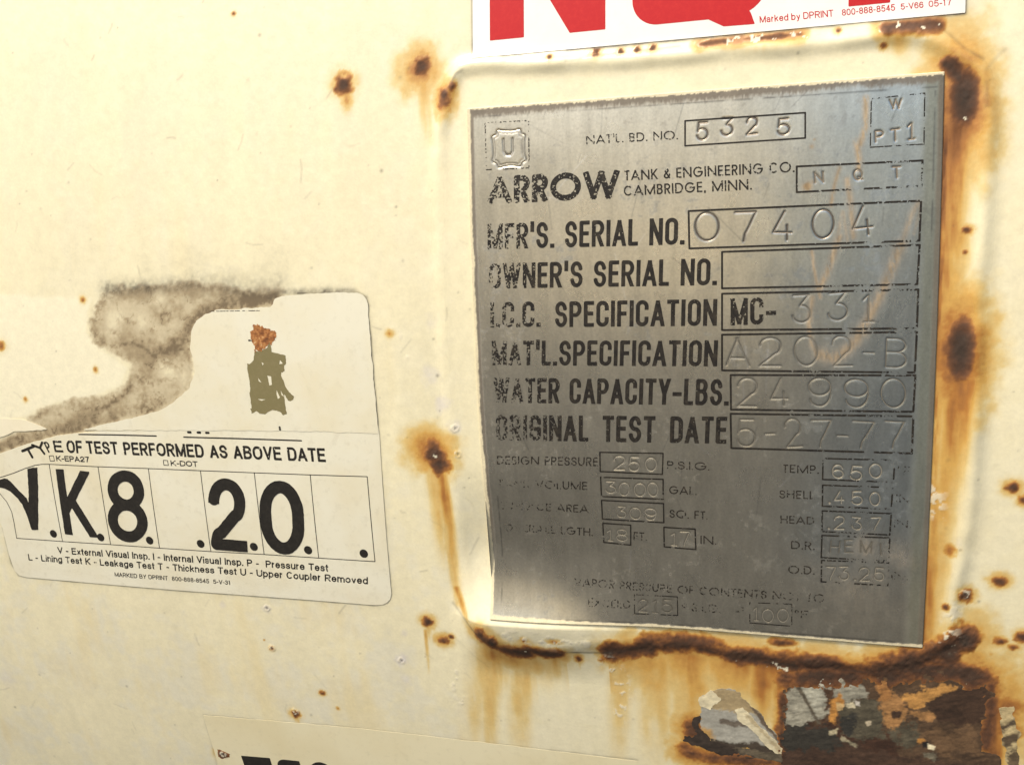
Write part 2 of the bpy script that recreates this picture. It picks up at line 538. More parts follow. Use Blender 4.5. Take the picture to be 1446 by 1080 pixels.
class Mat:
    def __init__(s, name):
        s.m = bpy.data.materials.new(name); s.m.use_nodes = True
        s.t = s.m.node_tree; s.p = s.t.nodes['Principled BSDF']
        s.co = s.t.nodes.new('ShaderNodeTexCoord').outputs['Object']

    def n(s, kind, **kw):
        x = s.t.nodes.new(kind)
        for k, v in kw.items():
            setattr(x, k, v)
        return x

    def link(s, a, b):
        s.t.links.new(a, b)

    def noise(s, scale, detail=3, rough=.5, stretch=(1, 1, 1)):
        mp = s.n('ShaderNodeMapping'); mp.inputs['Scale'].default_value = stretch
        s.link(s.co, mp.inputs[0])
        x = s.n('ShaderNodeTexNoise'); x.inputs['Scale'].default_value = scale
        x.inputs['Detail'].default_value = detail; x.inputs['Roughness'].default_value = rough
        s.link(mp.outputs[0], x.inputs['Vector'])
        return x.outputs['Fac']

    def ramp(s, fac, stops):
        r = s.n('ShaderNodeValToRGB')
        e = r.color_ramp.elements
        while len(e) < len(stops):
            e.new(.5)
        for i, (p, c) in enumerate(stops):
            e[i].position = p
            e[i].color = (c, c, c, 1) if isinstance(c, (int, float)) else (*c, 1)
        s.link(fac, r.inputs[0])
        return r.outputs[0]

    def mix(s, fac, a, b, mode='MIX'):
        x = s.n('ShaderNodeMix', data_type='RGBA', blend_type=mode)
        for sock, val in ((x.inputs[0], fac), (x.inputs[6], a), (x.inputs[7], b)):
            if isinstance(val, (int, float)):
                sock.default_value = val
            elif isinstance(val, tuple):
                sock.default_value = (*val, 1)
            else:
                s.link(val, sock)
        return x.outputs[2]

    def bump(s, fac, strength, dist):
        b = s.n('ShaderNodeBump'); b.inputs['Strength'].default_value = strength; b.inputs['Distance'].default_value = dist
        s.link(fac, b.inputs['Height']); s.link(b.outputs[0], s.p.inputs['Normal'])

    def attr(s, name):
        a = s.n('ShaderNodeAttribute'); a.attribute_name = name
        return a

    def set(s, **kw):
        for k, v in kw.items():
            sock = s.p.inputs[k.replace('_', ' ')]
            if isinstance(v, (int, float)):
                sock.default_value = v
            elif isinstance(v, tuple):
                sock.default_value = (*v, 1)
            else:
                s.link(v, sock)
        return s


def painted_material(name):
    """enamel, rust and grime: albedo and roughness come from the surface's own marks, broken up by fine grain"""
    k = Mat(name)
    a = k.attr('albedo'); ro = k.attr('rough')
    g1 = k.ramp(k.noise(900, 4, .6), [(.3, .955), (.7, 1.03)])
    g2 = k.ramp(k.noise(260, 3, .55), [(.3, .955), (.7, 1.03)])
    c = k.mix(1.0, a.outputs['Color'], g1, 'MULTIPLY'); c = k.mix(1.0, c, g2, 'MULTIPLY')
    k.set(Base_Color=c, Roughness=ro.outputs['Fac'], Specular_IOR_Level=.5)
    k.bump(k.noise(420, 4, .6), .12, .0006)
    return k.m


M_PAINT = painted_material('aged cream enamel')
M_RESIDUE = painted_material('rotten decal film')


def vinyl(name, base, warm, dirt=.3, rough=.38):
    k = Mat(name)
    c = k.mix(k.ramp(k.noise(28, 5, .6), [(.42, 0.0), (.72, 1.0)]), base, warm)
    c = k.mix(k.ramp(k.noise(300, 4, .65), [(.54, 0.0), (.76, dirt)]), c, tuple(x * .66 for x in warm))
    c = k.mix(k.ramp(k.noise(1500, 2), [(.70, 0.0), (.80, dirt * .7)]), c, (.25, .22, .16))
    k.set(Base_Color=c, Roughness=rough)
    k.bump(k.noise(120, 3), .15, .0006)
    return k.m


def ink(name, c0, c1, rough=.6, spec=.25):
    k = Mat(name)
    k.set(Base_Color=k.mix(k.ramp(k.noise(500, 4, .7), [(.45, 0.0), (.75, 1.0)]), c0, c1), Roughness=rough, Specular_IOR_Level=spec)
    return k.m


M_VINYL = vinyl('weathered white vinyl', (.745, .715, .56), (.70, .64, .45))
M_VINYL_NEW = vinyl('bright white vinyl', (.80, .79, .74), (.76, .74, .66), .12, .32)
M_VINYL_COVER = vinyl('yellowed white vinyl', (.74, .71, .555), (.71, .65, .45), .25, .42)
M_VINYL_OLD = vinyl('sun yellowed vinyl', (.765, .70, .47), (.72, .64, .40), .25, .42)
M_FLAP = vinyl('cream vinyl scrap', (.80, .74, .55), (.76, .69, .48), .15, .4)
M_BLACK = ink('black sticker ink', (.018, .016, .013), (.032, .028, .022))
M_GREYINK = ink('faded black ink', (.05, .045, .035), (.10, .09, .07))
M_RED = ink('red sticker ink', (.47, .012, .014), (.52, .02, .018), .35)
M_OLIVE = ink('olive adhesive', (.20, .172, .08), (.225, .19, .095), .5)
M_ETCH = ink('black etch paint', (.016, .014, .012), (.05, .042, .03), .5)
M_ETCH_THIN = ink('thin etch paint', (.022, .019, .015), (.06, .05, .038), .5)


# ================================================================== the tank wall
def axis_lines(parts):
    out = []
    for a, b, st in parts:
        n = max(1, int(round((b - a) / st)))
        out += list(np.linspace(a, b, n, endpoint=False))
    out.append(parts[-1][1])
    return np.array(out)


us = axis_lines([(-3000, -800, 200), (-800, -320, 30), (-320, 0, .56), (0, 226, .45), (226, 400, 15), (400, 2600, 200)])
vs = axis_lines([(-2760, -500, 110), (-500, -245, 15), (-245, 186, .52), (186, 400, 15), (400, 3070, 110)])
U, V = np.meshgrid(us, vs)
HS = surf_h(U, V)

CREAM = np.array((.775, .712, .482)); CHALK = np.array((.725, .685, .515)); BUFF = np.array((.71, .60, .32)); PALE = np.array((.82, .77, .56))
rust = np.zeros(U.shape); stain = np.zeros(U.shape); grime = np.zeros(U.shape); chip = np.zeros(U.shape); bruise = np.zeros(U.shape)
bumps = np.zeros(U.shape)


def window(cx, cy, r0, r1u=None, down=0, up=0):
    i0, i1 = np.searchsorted(us, [cx - r0, cx + (r1u or r0)])
    j0, j1 = np.searchsorted(vs, [cy - r0 - down, cy + r0 + up])
    return (slice(j0, j1), slice(i0, i1))


def spot(c, rx, ry=None, amp=1.0, halo=.45, tail=0.0, seed=0, lift=.25, ragged=.55, core_pow=1.1):
    """a rust bloom: dark core, orange rim, yellow halo, and a run-off streak below"""
    ry = ry or rx
    R_ = max(rx, ry) * 3.6
    s = window(c[0], c[1], R_, down=tail * 1.4)
    u = U[s] - c[0]; v = V[s] - c[1]
    n1 = fbm(U[s], V[s], max(1.2, rx * .8), 4, 100 + seed) - .5
    n2 = fbm(U[s], V[s], .9, 3, 300 + seed) - .5
    d = .82 * np.hypot(u / rx, v / ry) + ragged * n1 * 1.5 + .13 * n2
    core = amp * np.clip(1.22 - np.abs(d) ** core_pow, 0, 1.25)
    hl = halo * .60 * np.clip(1 - np.hypot(u / (rx * 3.0), v / (ry * 3.0)) + .35 * n1, 0, 1) ** 1.4
    rust[s] = np.maximum(rust[s], np.maximum(core, hl))
    bumps[s] = np.maximum(bumps[s], (.5 * lift) * sstep(.25, .9, core) * (.5 + 1.6 * fbm(U[s], V[s], 1.3, 3, 40 + seed)))
    if tail > 0:
        t = -v / tail
        wd = rx * (.75 + .5 * fbm(U[s] * 0, V[s], 6, 2, seed)) * (1 - .35 * np.clip(t, 0, 1))
        lat = np.clip(1 - (u / wd + .6 * n1) ** 2, 0, 1)
        stk = .30 * amp * lat * sstep(-.1, .1, t) * np.clip(1 - t, 0, 1) ** .8 * (.55 + .9 * fbm(U[s] * 3.5, V[s] * .25, 3, 2, 60 + seed))
        stain[s] = np.maximum(stain[s], stk)


def band(pts, wdt, amp, halo=.4, seed=0, lift=.3, drop=0.0, dropamp=.3):
    """a rusty seam along a polyline"""
    P = np.asarray(pts, float)
    i0, i1 = np.searchsorted(us, [P[:, 0].min() - wdt * 4, P[:, 0].max() + wdt * 4])
    j0, j1 = np.searchsorted(vs, [P[:, 1].min() - wdt * 4 - drop, P[:, 1].max() + wdt * 4])
    s = (slice(j0, j1), slice(i0, i1))
    u, v = U[s], V[s]
    d, al = seg_dist(u, v, P)
    n1 = fbm(u, v, 7, 4, 500 + seed) - .5; n2 = fbm(u, v, 1.3, 3, 520 + seed) - .5
    x = .8 * d / wdt + 1.4 * n1 + .35 * n2
    core = amp * np.clip(1.25 - x, 0, 1.3)
    hl = halo * .6 * np.clip(1 - d / (wdt * 3.2) + .7 * n1, 0, 1) ** 1.2
    rust[s] = np.maximum(rust[s], np.maximum(core, hl))
    bumps[s] = np.maximum(bumps[s], (.5 * lift) * sstep(.2, .8, core) * (.4 + 1.8 * fbm(u, v, 1.5, 3, 540 + seed)))
    if drop:
        # run-off below the seam
        k = np.searchsorted(P[:, 0], u).clip(1, len(P) - 1)
        o = np.argsort(P[:, 0]); Pv = np.interp(u, P[o, 0], P[o, 1])
        t = (Pv - v) / drop
        ok = (u > P[:, 0].min() - 2) & (u < P[:, 0].max() + 2)
        r = dropamp * sstep(-.02, .06, t) * np.clip(1 - t, 0, 1) ** .9 * (.25 + 1.3 * fbm(u * 1.1, v * .3, 7, 3, 77 + seed)) * ok
        stain[s] = np.maximum(stain[s], r)


def streak(pts, wdt, amp, seed=0):
    P = np.asarray(pts, float)
    i0, i1 = np.searchsorted(us, [P[:, 0].min() - wdt * 3, P[:, 0].max() + wdt * 3])
    j0, j1 = np.searchsorted(vs, [P[:, 1].min() - wdt * 3, P[:, 1].max() + wdt * 3])
    s = (slice(j0, j1), slice(i0, i1))
    d, al = seg_dist(U[s], V[s], P)
    n = fbm(U[s] * 2.5, V[s] * .35, wdt * 1.2, 3, 700 + seed)
    val = amp * np.exp(-(d / wdt) ** 2) * (.62 + .72 * n) * (1 - .75 * al)
    stain[s] = np.maximum(stain[s], val)


# --- rust blooms over the bare wall
spot((-52.28, 115.26), 3.6, 3.6, 1.0, .5, 9, 1)
spot((-55.09, 113.56), 1.6, 1.3, .8, .3, 0, 2)
spot((-50.90, 109.41), 1.8, 3.0, .35, .5, 6, 3)
spot((-19.02, 119.30), 3.4, 4.2, .95, .9, 16, 4)
spot((-20.21, 117.80), 5.5, 5.5, .42, .7, 0, 5)
spot((-9.70, 106.60), 3.0, 4.4, .85, .8, 8, 6)
spot((-6.48, 110.06), 1.8, 2.0, .75, .4, 0, 7)
spot((-100.85, 147.20), .9, .9, .7, .3, 2, 8)
spot((-183.00, 32.82), 1.3, 1.3, .45, .4, 2, 9)
spot((-180.55, 1.41), 1.0, 1.2, .42, .4, 2, 10)
spot((-221.62, -12.79), 1.1, 1.1, .40, .3, 0, 11)
spot((-231.27, 12.41), 2.8, 2.4, .45, .2, 0, 12)
spot((-21.24, -32.76), 5.4, 5.0, 1.12, .9, 26, 13, .5)
spot((-22.93, -30.71), 6.5, 5.5, .60, .8, 0, 14)
spot((-18.80, -36.90), 4.2, 4.4, 1.0, .5, 0, 15)
spot((-31.35, -109.33), 2.4, 2.4, 1.0, .6, 12, 16)
spot((-25.11, -117.84), 2.6, 2.1, .8, .7, 7, 17)
spot((-21.31, -115.71), 1.4, 1.2, .85, .4, 0, 18)
spot((-105.48, -167.19), 2.2, 2.0, .95, .5, 8, 19)
spot((-88.83, -152.90), 1.5, 1.3, .75, .4, 4, 20)
spot((-110.81, -130.88), 1.3, 1.2, .7, .3, 2, 21)
spot((-152.12, -198.32), 3.7, 3.4, 1.0, .5, 9, 22)
spot((-82.24, -160.86), .9, .9, .4, .3, 0, 23)
spot((-114.08, -126.64), .5, .5, .5, .1, 0, 24)
spot((-37.00, 16.84), 1.3, 1.2, .33, .5, 0, 25)
spot((191.38, -38.07), 2.4, 2.0, .95, .6, 4, 26)
spot((194.72, -42.57), 1.5, 1.8, .7, .5, 4, 27)
spot((189.41, -73.33), 2.6, 2.1, .95, .6, 3, 28)
spot((178.75, -79.74), 2.3, 2.4, .95, .6, 2, 29)
spot((171.98, -84.56), 1.3, 1.3, .75, .5, 0, 30)
spot((190.92, -97.27), 2.2, 1.8, .85, .5, 0, 31)
spot((195.42, -99.15), 2.0, 1.2, .75, .5, 0, 32)
spot((198.32, -94.81), 2.4, 2.4, .9, .5, 0, 33)
spot((173.23, 50.21), 1.5, 1.4, .8, .6, 3, 34)
spot((173.03, 42.96), .9, .9, .6, .5, 0, 35)
spot((164.05, 21.95), .8, 1.2, .5, .3, 0, 36)
spot((172.31, -62.15), 2.2, 2.6, .42, .3, 0, 37)
# --- the two big blooms right of the plate
spot((171.42, 92.87), 4.4, 9.5, 1.25, 1.0, 20, 40, .2, .18, 1.5)
spot((169.55, 90.73), 7.0, 14.0, .55, 1.0, 60, 41, .1, .4)
spot((165.83, 104.25), 2.0, 2.2, 1.0, .5, 0, 42)
band([(165.83, 104.25), (169.33, 100.32), (171.58, 95.14)], 2.2, .95, .6, 1)
spot((172.85, 10.50), 4.2, 10.5, 1.3, .9, 20, 43, .2, .18, 1.5)
spot((171.60, 8.55), 6.6, 14.0, .62, 1.0, 55, 44, .1, .4)
streak([(169.71, 83.86), (169.16, 56.20), (168.44, 23.10)], 3.8, .72, 1)
streak([(171.43, 83.75), (170.20, 65.43), (170.02, 49.16)], 2.2, .42, 2)
streak([(171.97, -1.27), (170.74, -26.48), (169.35, -58.24), (168.55, -92.09)], 5.2, .50, 3)
streak([(169.87, -16.31), (168.42, -47.51), (167.54, -80.64)], 3.4, .32, 4)
streak([(166.06, 84.10), (165.64, 27.95), (166.20, -26.62), (166.38, -86.47)], 1.6, .75, 5)
streak([(168.32, 79.36), (167.40, 27.92), (167.56, -26.58), (168.55, -92.09)], 4.0, .55, 31)
streak([(165.95, -98.22), (166.36, -42.30), (167.34, 3.63)], 4.0, .5, 32)
# --- rusty seam above the bead, under the top decal
for k_, (px_, r_) in enumerate((((31.62, 118.12), .9), ((48.85, 118.40), 1.7), ((57.92, 118.10), 1.1), ((63.82, 118.08), 1.3), ((69.40, 118.32), 1.3), ((146.31, 111.92), 1.1), ((131.88, 118.38), .9))):
    spot(px_, r_, r_, .8, .5, 3, 50 + k_)
band([(86.33, 117.79), (96.07, 118.36), (108.02, 118.23), (119.72, 118.34)], 1.3, .62, .75, 2, .3)
band([(147.33, 117.39), (153.47, 117.73), (162.58, 117.31)], 2.2, .72, .9, 3, .5)
streak([(149.56, 115.79), (151.82, 111.89), (153.63, 108.50)], 4.5, .35, 6)
streak([(119.74, 116.91), (111.57, 115.99), (98.50, 115.24)], 3.0, .25, 7)
# --- rusted bottom bead
band([(-5.75, -110.07), (-1.26, -116.18), (6.71, -118.15), (13.56, -117.80)], 3.2, .9, .55, 4, .2, 34, .20)
band([(13.72, -115.72), (20.31, -117.80), (27.60, -117.74)], 2.4, .9, .6, 5, .2, 26, .22)
band([(49.14, -115.53), (60.57, -112.37), (73.43, -109.78), (84.59, -109.31), (95.52, -112.07), (111.65, -112.94), (130.00, -112.89), (147.85, -113.47), (162.55, -108.80), (171.95, -102.99), (178.81, -97.86)], 4.4, .90, .55, 6, .22, 34, .36)
band([(152.84, -112.92), (164.92, -107.33), (175.42, -100.85), (180.60, -96.23)], 5.5, .98, .45, 11, .4)
band([(84.56, -110.93), (103.62, -114.43), (127.44, -114.75), (150.41, -115.05), (172.32, -110.18)], 2.2, .98, .5, 7, .25)
spot((179.50, -97.50), 4.6, 5.0, 1.25, .6, 3, 70, .7)
spot((169.00, -101.50), 3.0, 2.6, 1.0, .5, 0, 71, .5)
spot((115.57, -104.65), 5.0, 1.8, .85, .4, 0, 72, .4)
spot((127.40, -112.54), 4.0, 2.6, 1.1, .3, 0, 73, .6)
spot((98.23, -112.11), 6.0, 2.0, 1.05, .3, 0, 74, .4)
spot((-1.04, -113.74), 2.6, 3.4, 1.15, .4, 0, 75, .5)
spot((34.72, -119.38), 1.4, 1.8, .85, .7, 8, 76)
spot((12.87, -110.70), 1.0, 1.2, .5, .6, 3, 77)
spot((25.67, -110.48), 2.0, .9, .5, .6, 0, 78)
streak([(-1.73, -121.45), (-7.16, -151.13), (-11.28, -183.18)], 5.0, .34, 8)
streak([(10.90, -120.15), (6.85, -149.33), (3.89, -180.78)], 6.0, .30, 9)
streak([(24.81, -118.71), (24.14, -132.70)], 3.2, .42, 10)
streak([(-4.93, -121.78), (-21.60, -184.82)], 8.0, .22, 11)
streak([(53.06, -119.14), (47.88, -173.86)], 6.0, .24, 12)
streak([(67.54, -117.61), (64.08, -171.32)], 9.0, .30, 13)
streak([(81.68, -116.11), (76.01, -169.46)], 8.0, .42, 14)
streak([(110.33, -117.90), (109.00, -127.87), (110.38, -142.88)], 7.0, .75, 21)
streak([(116.99, -118.78), (113.33, -130.67), (114.50, -149.24)], 3.0, .6, 22)
streak([(189.35, -122.94), (191.38, -138.47), (194.01, -154.55)], 4.2, .95, 23)
streak([(191.60, -154.93), (191.38, -138.47), (189.71, -121.34)], 4.2, .95, 24)
streak([(98.19, -117.61), (95.24, -137.99)], 12.0, .50, 15)
streak([(188.62, -104.84), (193.04, -151.35)], 5.0, .22, 16)
streak([(-16.40, -92.10), (-10.66, -108.47)], 1.6, .5, 17)
streak([(-18.92, -38.42), (-17.23, -63.05), (-17.06, -82.27), (-16.08, -98.76)], 2.6, .55, 41)
streak([(-22.01, -38.53), (-20.99, -63.26), (-20.24, -82.49)], 4.5, .30, 42)
streak([(-1.73, -121.45), (16.73, -124.75), (29.16, -121.68)], 7.0, .45, 43)
streak([(-19.07, 116.38), (-18.15, 104.30), (-16.74, 90.84)], 3.0, .35, 44)
streak([(169.87, 86.14), (168.50, 72.45), (168.06, 49.23)], 5.5, .78, 45)
streak([(170.23, 49.15), (170.48, 27.87), (171.86, 13.41)], 4.0, .42, 47)
streak([(171.86, 13.41), (170.48, 27.87), (170.23, 49.15)], 4.0, .5, 48)
streak([(173.30, -1.26), (172.33, -21.32), (171.40, -42.07)], 5.0, .75, 46)
streak([(-32.86, -114.01), (-33.75, -135.70)], .9, .35, 18)
streak([(-94.12, 17.47), (-96.35, 8.48)], 1.5, .2, 19)
# around the rotten decal
spot((80.31, -150.48), 4.5, 7, .75, .9, 0, 80)
spot((194.47, -128.52), 7.0, 16, .50, .6, 0, 81)
spot((188.54, -121.49), 5.0, 5.0, .7, .6, 0, 82)
band([(117.01, -120.71), (135.26, -118.01), (155.41, -115.12), (174.81, -111.73), (185.60, -112.66)], 5.0, .98, .8, 8, .3)
band([(189.30, -115.27), (190.03, -125.96), (189.22, -142.02)], 3.0, .72, .8, 12, .2)
band([(116.00, -128.68), (115.31, -149.13), (114.58, -167.10)], 2.4, .75, .6, 13, .2)
band([(77.70, -161.74), (86.35, -163.39), (111.79, -162.43)], 4.0, .7, .8, 9, .3)

# --- grime, mildew and stripped adhesive round the torn test decal
ADH = [(-170.10, 37.57), (-151.71, 38.74), (-130.38, 38.91), (-106.55, 36.04), (-88.43, 32.77), (-89.11, 28.67), (-114.17, 27.53), (-122.38, 24.92), (-128.97, 18.91), (-130.58, 10.94), (-129.31, 1.04), (-132.67, -5.86),
       (-143.80, -13.60), (-167.09, -21.13), (-194.01, -26.36), (-205.18, -29.33), (-241.78, -39.34), (-259.76, -44.19), (-257.75, -35.59), (-240.24, -32.30), (-214.66, -26.85), (-221.81, -22.25), (-214.40, -17.04), (-192.45, -13.03), (-176.01, -10.84), (-165.98, -4.27), (-161.87, 3.73),
       (-169.20, 9.73), (-179.83, 14.20), (-181.67, 22.75), (-174.48, 32.06)]
i0, i1 = np.searchsorted(us, [-320, 20]); j0, j1 = np.searchsorted(vs, [-70, 60])
S_ = (slice(j0, j1), slice(i0, i1)); u_, v_ = U[S_], V[S_]
sd = poly_sd(u_, v_, ADH) + 5.0 * (fbm(u_, v_, 12, 4, 900) - .5)
adh = sstep(1.6, -2.0, sd + 2.5 * (fbm(u_, v_, 3, 4, 907) - .5))
blot = fbm(u_, v_, 9, 6, 901, .62); fine = fbm(u_, v_, 1.5, 4, 902, .65); med = fbm(u_, v_, 4, 5, 903, .62)
crack = 1 - np.abs(2 * fbm(u_, v_, 7, 4, 904, .6) - 1)
crack = sstep(.93, .985, crack) * sstep(.45, .6, med)
edge = np.exp(-((sd + .8) / 1.6) ** 2)
adhesive = np.zeros(U.shape)
adhesive[S_] = adh * (.40 + .50 * sstep(.34, .70, blot) * (.5 + med) + .28 * edge * sstep(.42, .62, fine) + .5 * crack)
d_, al_ = seg_dist(u_, v_, [(-87.44, 32.75), (-107.14, 29.52), (-119.01, 27.29), (-126.53, 21.93), (-132.06, 16.48), (-140.54, 10.96), (-147.33, 8.47)])
adhesive[S_] += 1.05 * np.exp(-(d_ / (3.6 + 2.5 * (med - .5))) ** 2) * (1 - .35 * al_) * (.55 + .9 * fine)
d_, al_ = seg_dist(u_, v_, [(-139.99, -12.27), (-146.94, -15.25), (-166.88, -19.82), (-198.48, -25.12), (-219.45, -30.72), (-250.21, -39.61)])
adhesive[S_] += .42 * np.exp(-(d_ / 4.2) ** 2) * (.4 + 1.2 * med)
d_, al_ = seg_dist(u_, v_, [(-162.87, -5.84), (-166.76, -9.43), (-177.50, -15.43), (-182.31, -16.82)])
adhesive[S_] += .7 * np.exp(-(d_ / 1.4) ** 2) * (.2 + 1.6 * fine)
d_, al_ = seg_dist(u_, v_, [(-166.60, 35.96), (-173.92, 30.50), (-180.04, 23.68), (-180.81, 18.01), (-176.33, 12.28)])
adhesive[S_] += .24 * np.exp(-(d_ / 2.6) ** 2) * sstep(.42, .66, fine)
d_, al_ = seg_dist(u_, v_, [(-165.88, 12.26), (-159.08, 13.50), (-153.55, 10.98), (-150.24, 8.47)])
adhesive[S_] += .6 * np.exp(-(d_ / .8) ** 2) * (.3 + fine)
for c, r in (((-134.16, -0.86), 6), ((-143.45, 2.22), 4), ((-168.03, 24.19), 6), ((-153.75, 20.94), 4.5), ((-143.41, 32.49), 4), ((-163.57, 2.13), 4)):
    adhesive[S_] *= 1 - .72 * np.exp(-((u_ - c[0]) ** 2 + (v_ - c[1]) ** 2) / (r * r))
for c, r in (((-157.50, -1.97), 2.6), ((-142.76, 4.73), 2.6), ((-168.92, 17.30), 2.0), ((-156.88, -15.42), 5)):
    adhesive[S_] += .55 * np.exp(-((u_ - c[0]) ** 2 + (v_ - c[1]) ** 2) / (r * r)) * sstep(.4, .62, fine)
adhesive[S_] *= .74 + .52 * fine
for pts, wd, am in (([(-170.14, 37.26), (-130.44, 38.31), (-106.55, 36.04), (-86.03, 33.90)], 3.4, .55), ([(-83.36, 34.43), (-70.41, 33.91), (-53.55, 34.17)], 1.7, .55), ([(-59.22, 34.28), (-51.36, 34.13)], 1.3, .9),
                    ([(-126.95, 38.23), (-86.36, 37.99)], 6.0, .35), ([(-147.04, 69.32), (-150.51, 33.22)], 3.0, .12), ([(-84.57, 79.52), (-88.00, 38.02)], 9.0, .16), ([(-123.37, 82.94), (-126.75, 40.33)], 12.0, .10)):
    d_, al_ = seg_dist(u_, v_, pts) if pts[0][1] < 60 else seg_dist(u_, v_, pts)
    grime[S_] = np.maximum(grime[S_], am * np.exp(-(d_ / wd) ** 2) * (.2 + 1.6 * fbm(u_, v_, 1.5, 3, 905) * fbm(u_, v_, 9, 3, 906) * 1.6) * sstep(60, 44, v_))

# paler paint where an older decal used to sit, left of the torn corner
OLD = [(-252.25, 36.88), (-228.08, 35.48), (-178.80, 33.38), (-181.80, 27.48), (-183.07, 18.02), (-173.77, 9.10), (-163.57, 2.13), (-168.47, -5.90), (-180.47, -10.25), (-212.49, -15.33), (-222.35, -20.90), (-264.54, -28.02)]
old = np.zeros(U.shape); old[S_] = sstep(1.0, -1.0, poly_sd(u_, v_, OLD) + 2.0 * (fbm(u_, v_, 6, 3, 910) - .5))

# dirt lines caught along the edges of the decals
EDGES = [([(1.56, 152.73), (1.63, 120.19), (171.26, 120.33), (171.31, 129.15)], .42, .75), ([(-45.46, 29.19), (-44.94, -21.05), (-46.71, -97.20), (-49.23, -101.53), (-55.84, -103.48), (-86.08, -103.55), (-155.95, -104.14), (-241.88, -103.92), (-246.80, -103.11), (-249.32, -96.70), (-249.36, -77.70)], .40, .55),
         ([(-76.89, 33.74), (-49.84, 33.53), (-46.24, 31.48), (-45.53, 28.06)], .5, .75), ([(-157.48, -174.57), (-75.66, -170.96), (0.03, -170.18), (56.64, -169.42)], .36, .35), ([(-157.48, -174.57), (-157.26, -188.20), (-157.97, -216.23)], .4, .22),
         ([(37.75, 116.06), (56.12, 117.51), (71.42, 117.65), (78.92, 117.97)], .35, .5), ([(-18.65, -98.98), (-12.32, -105.89), (-5.40, -113.13)], .5, .4), ([(29.52, -116.18), (48.55, -115.59)], .35, .7), ([(-28.83, -110.14), (-17.33, -117.77), (-5.61, -128.94)], .4, .12),
         ([(177.76, 101.44), (181.41, 106.08), (183.45, 107.70)], .5, .3), ([(177.86, 97.37), (178.04, 90.12)], .7, .3), ([(164.31, 116.24), (171.27, 108.78), (176.84, 105.13)], .5, .35), ([(-6.44, 111.91), (-4.68, 114.94), (-2.10, 116.04)], .4, .4)]
for pts, wd, am in EDGES:
    P = np.asarray(pts)
    i0, i1 = np.searchsorted(us, [P[:, 0].min() - 4, P[:, 0].max() + 4]); j0, j1 = np.searchsorted(vs, [P[:, 1].min() - 4, P[:, 1].max() + 4])
    s = (slice(j0, j1), slice(i0, i1))
    d_, _ = seg_dist(U[s], V[s], pts)
    n_ = fbm(U[s], V[s], 5, 3, 920)
    g_ = am * (np.exp(-(d_ / (wd * 1.3)) ** 2) * (.35 + 1.1 * n_) + .22 * np.exp(-(d_ / (wd * 5)) ** 2) * n_)
    grime[s] = np.maximum(grime[s], g_)

# small scattered specks, scratches and bruised blisters
rnd = random.Random(11)
for k in range(260):
    c = (rnd.uniform(-300, 220), rnd.uniform(-230, 180)); r = rnd.choice((.3, .35, .4, .5, .7))
    s = window(c[0], c[1], r * 3)
    if U[s].size:
        grime[s] = np.maximum(grime[s], rnd.uniform(.15, .65) * np.exp(-((U[s] - c[0]) ** 2 + (V[s] - c[1]) ** 2) / (r * r)))
for k in range(90):
    c = np.array((rnd.uniform(-300, 0), rnd.uniform(-200, 170))); a = rnd.uniform(0, PI); ln = rnd.uniform(2, 9)
    e = c + ln * np.array((math.cos(a), math.sin(a)))
    s = window(*((c + e) / 2), ln)
    if U[s].size:
        d_, _ = seg_dist(U[s], V[s], [c, (c + e) / 2 + rnd.uniform(-.8, .8), e])
        grime[s] = np.maximum(grime[s], rnd.uniform(.10, .3) * np.exp(-(d_ / .42) ** 2))
for c, r, am in (((-46.19, -130.45), 3.4, .8), ((-109.53, -109.49), 2.4, .7), ((-132.78, -109.65), 1.8, .4), ((-43.02, -116.04), 1.8, .4), ((-11.27, -21.49), 3.2, .6), ((-20.42, -0.09), 4.0, .5), ((-16.04, -11.63), 4.2, .6), ((-11.42, -32.16), 2.6, .5), ((-19.11, 21.24), 3.0, .3),
                 ((178.39, 101.39), 3.0, .4), ((172.24, -60.79), 3.6, .5), ((153.48, 117.27), 3.5, .5), ((52.17, -138.18), 5.0, .3), ((-45.86, -140.82), 3.5, .35), ((-274.20, -167.67), 6, .3)):
    s = window(c[0], c[1], r * 3)
    bruise[s] = np.maximum(bruise[s], am * np.clip(1.2 - np.hypot(U[s] - c[0], V[s] - c[1]) / r + 1.2 * (fbm(U[s], V[s], 2.5, 3, 33) - .5), 0, 1))
for c in ((-46.19, -130.45), (-109.53, -109.49), (-110.81, -130.88), (-11.27, -21.49), (-10.50, -32.13), (-152.12, -198.32), (-105.15, -165.49), (178.26, -79.21)):
    s = window(c[0], c[1], 5)
    d_ = np.hypot(U[s] - c[0], V[s] - c[1]) + 1.2 * (fbm(U[s], V[s], 1.2, 2, 44) - .5)
    ring = np.exp(-((d_ - 1.25) / .42) ** 2)
    chip[s] = np.maximum(chip[s], ring * .9 * (fbm(U[s], V[s], .9, 2, 45) > .5)); bumps[s] += .2 * ring
    grime[s] = np.maximum(grime[s], .8 * np.exp(-(d_ / .5) ** 2))
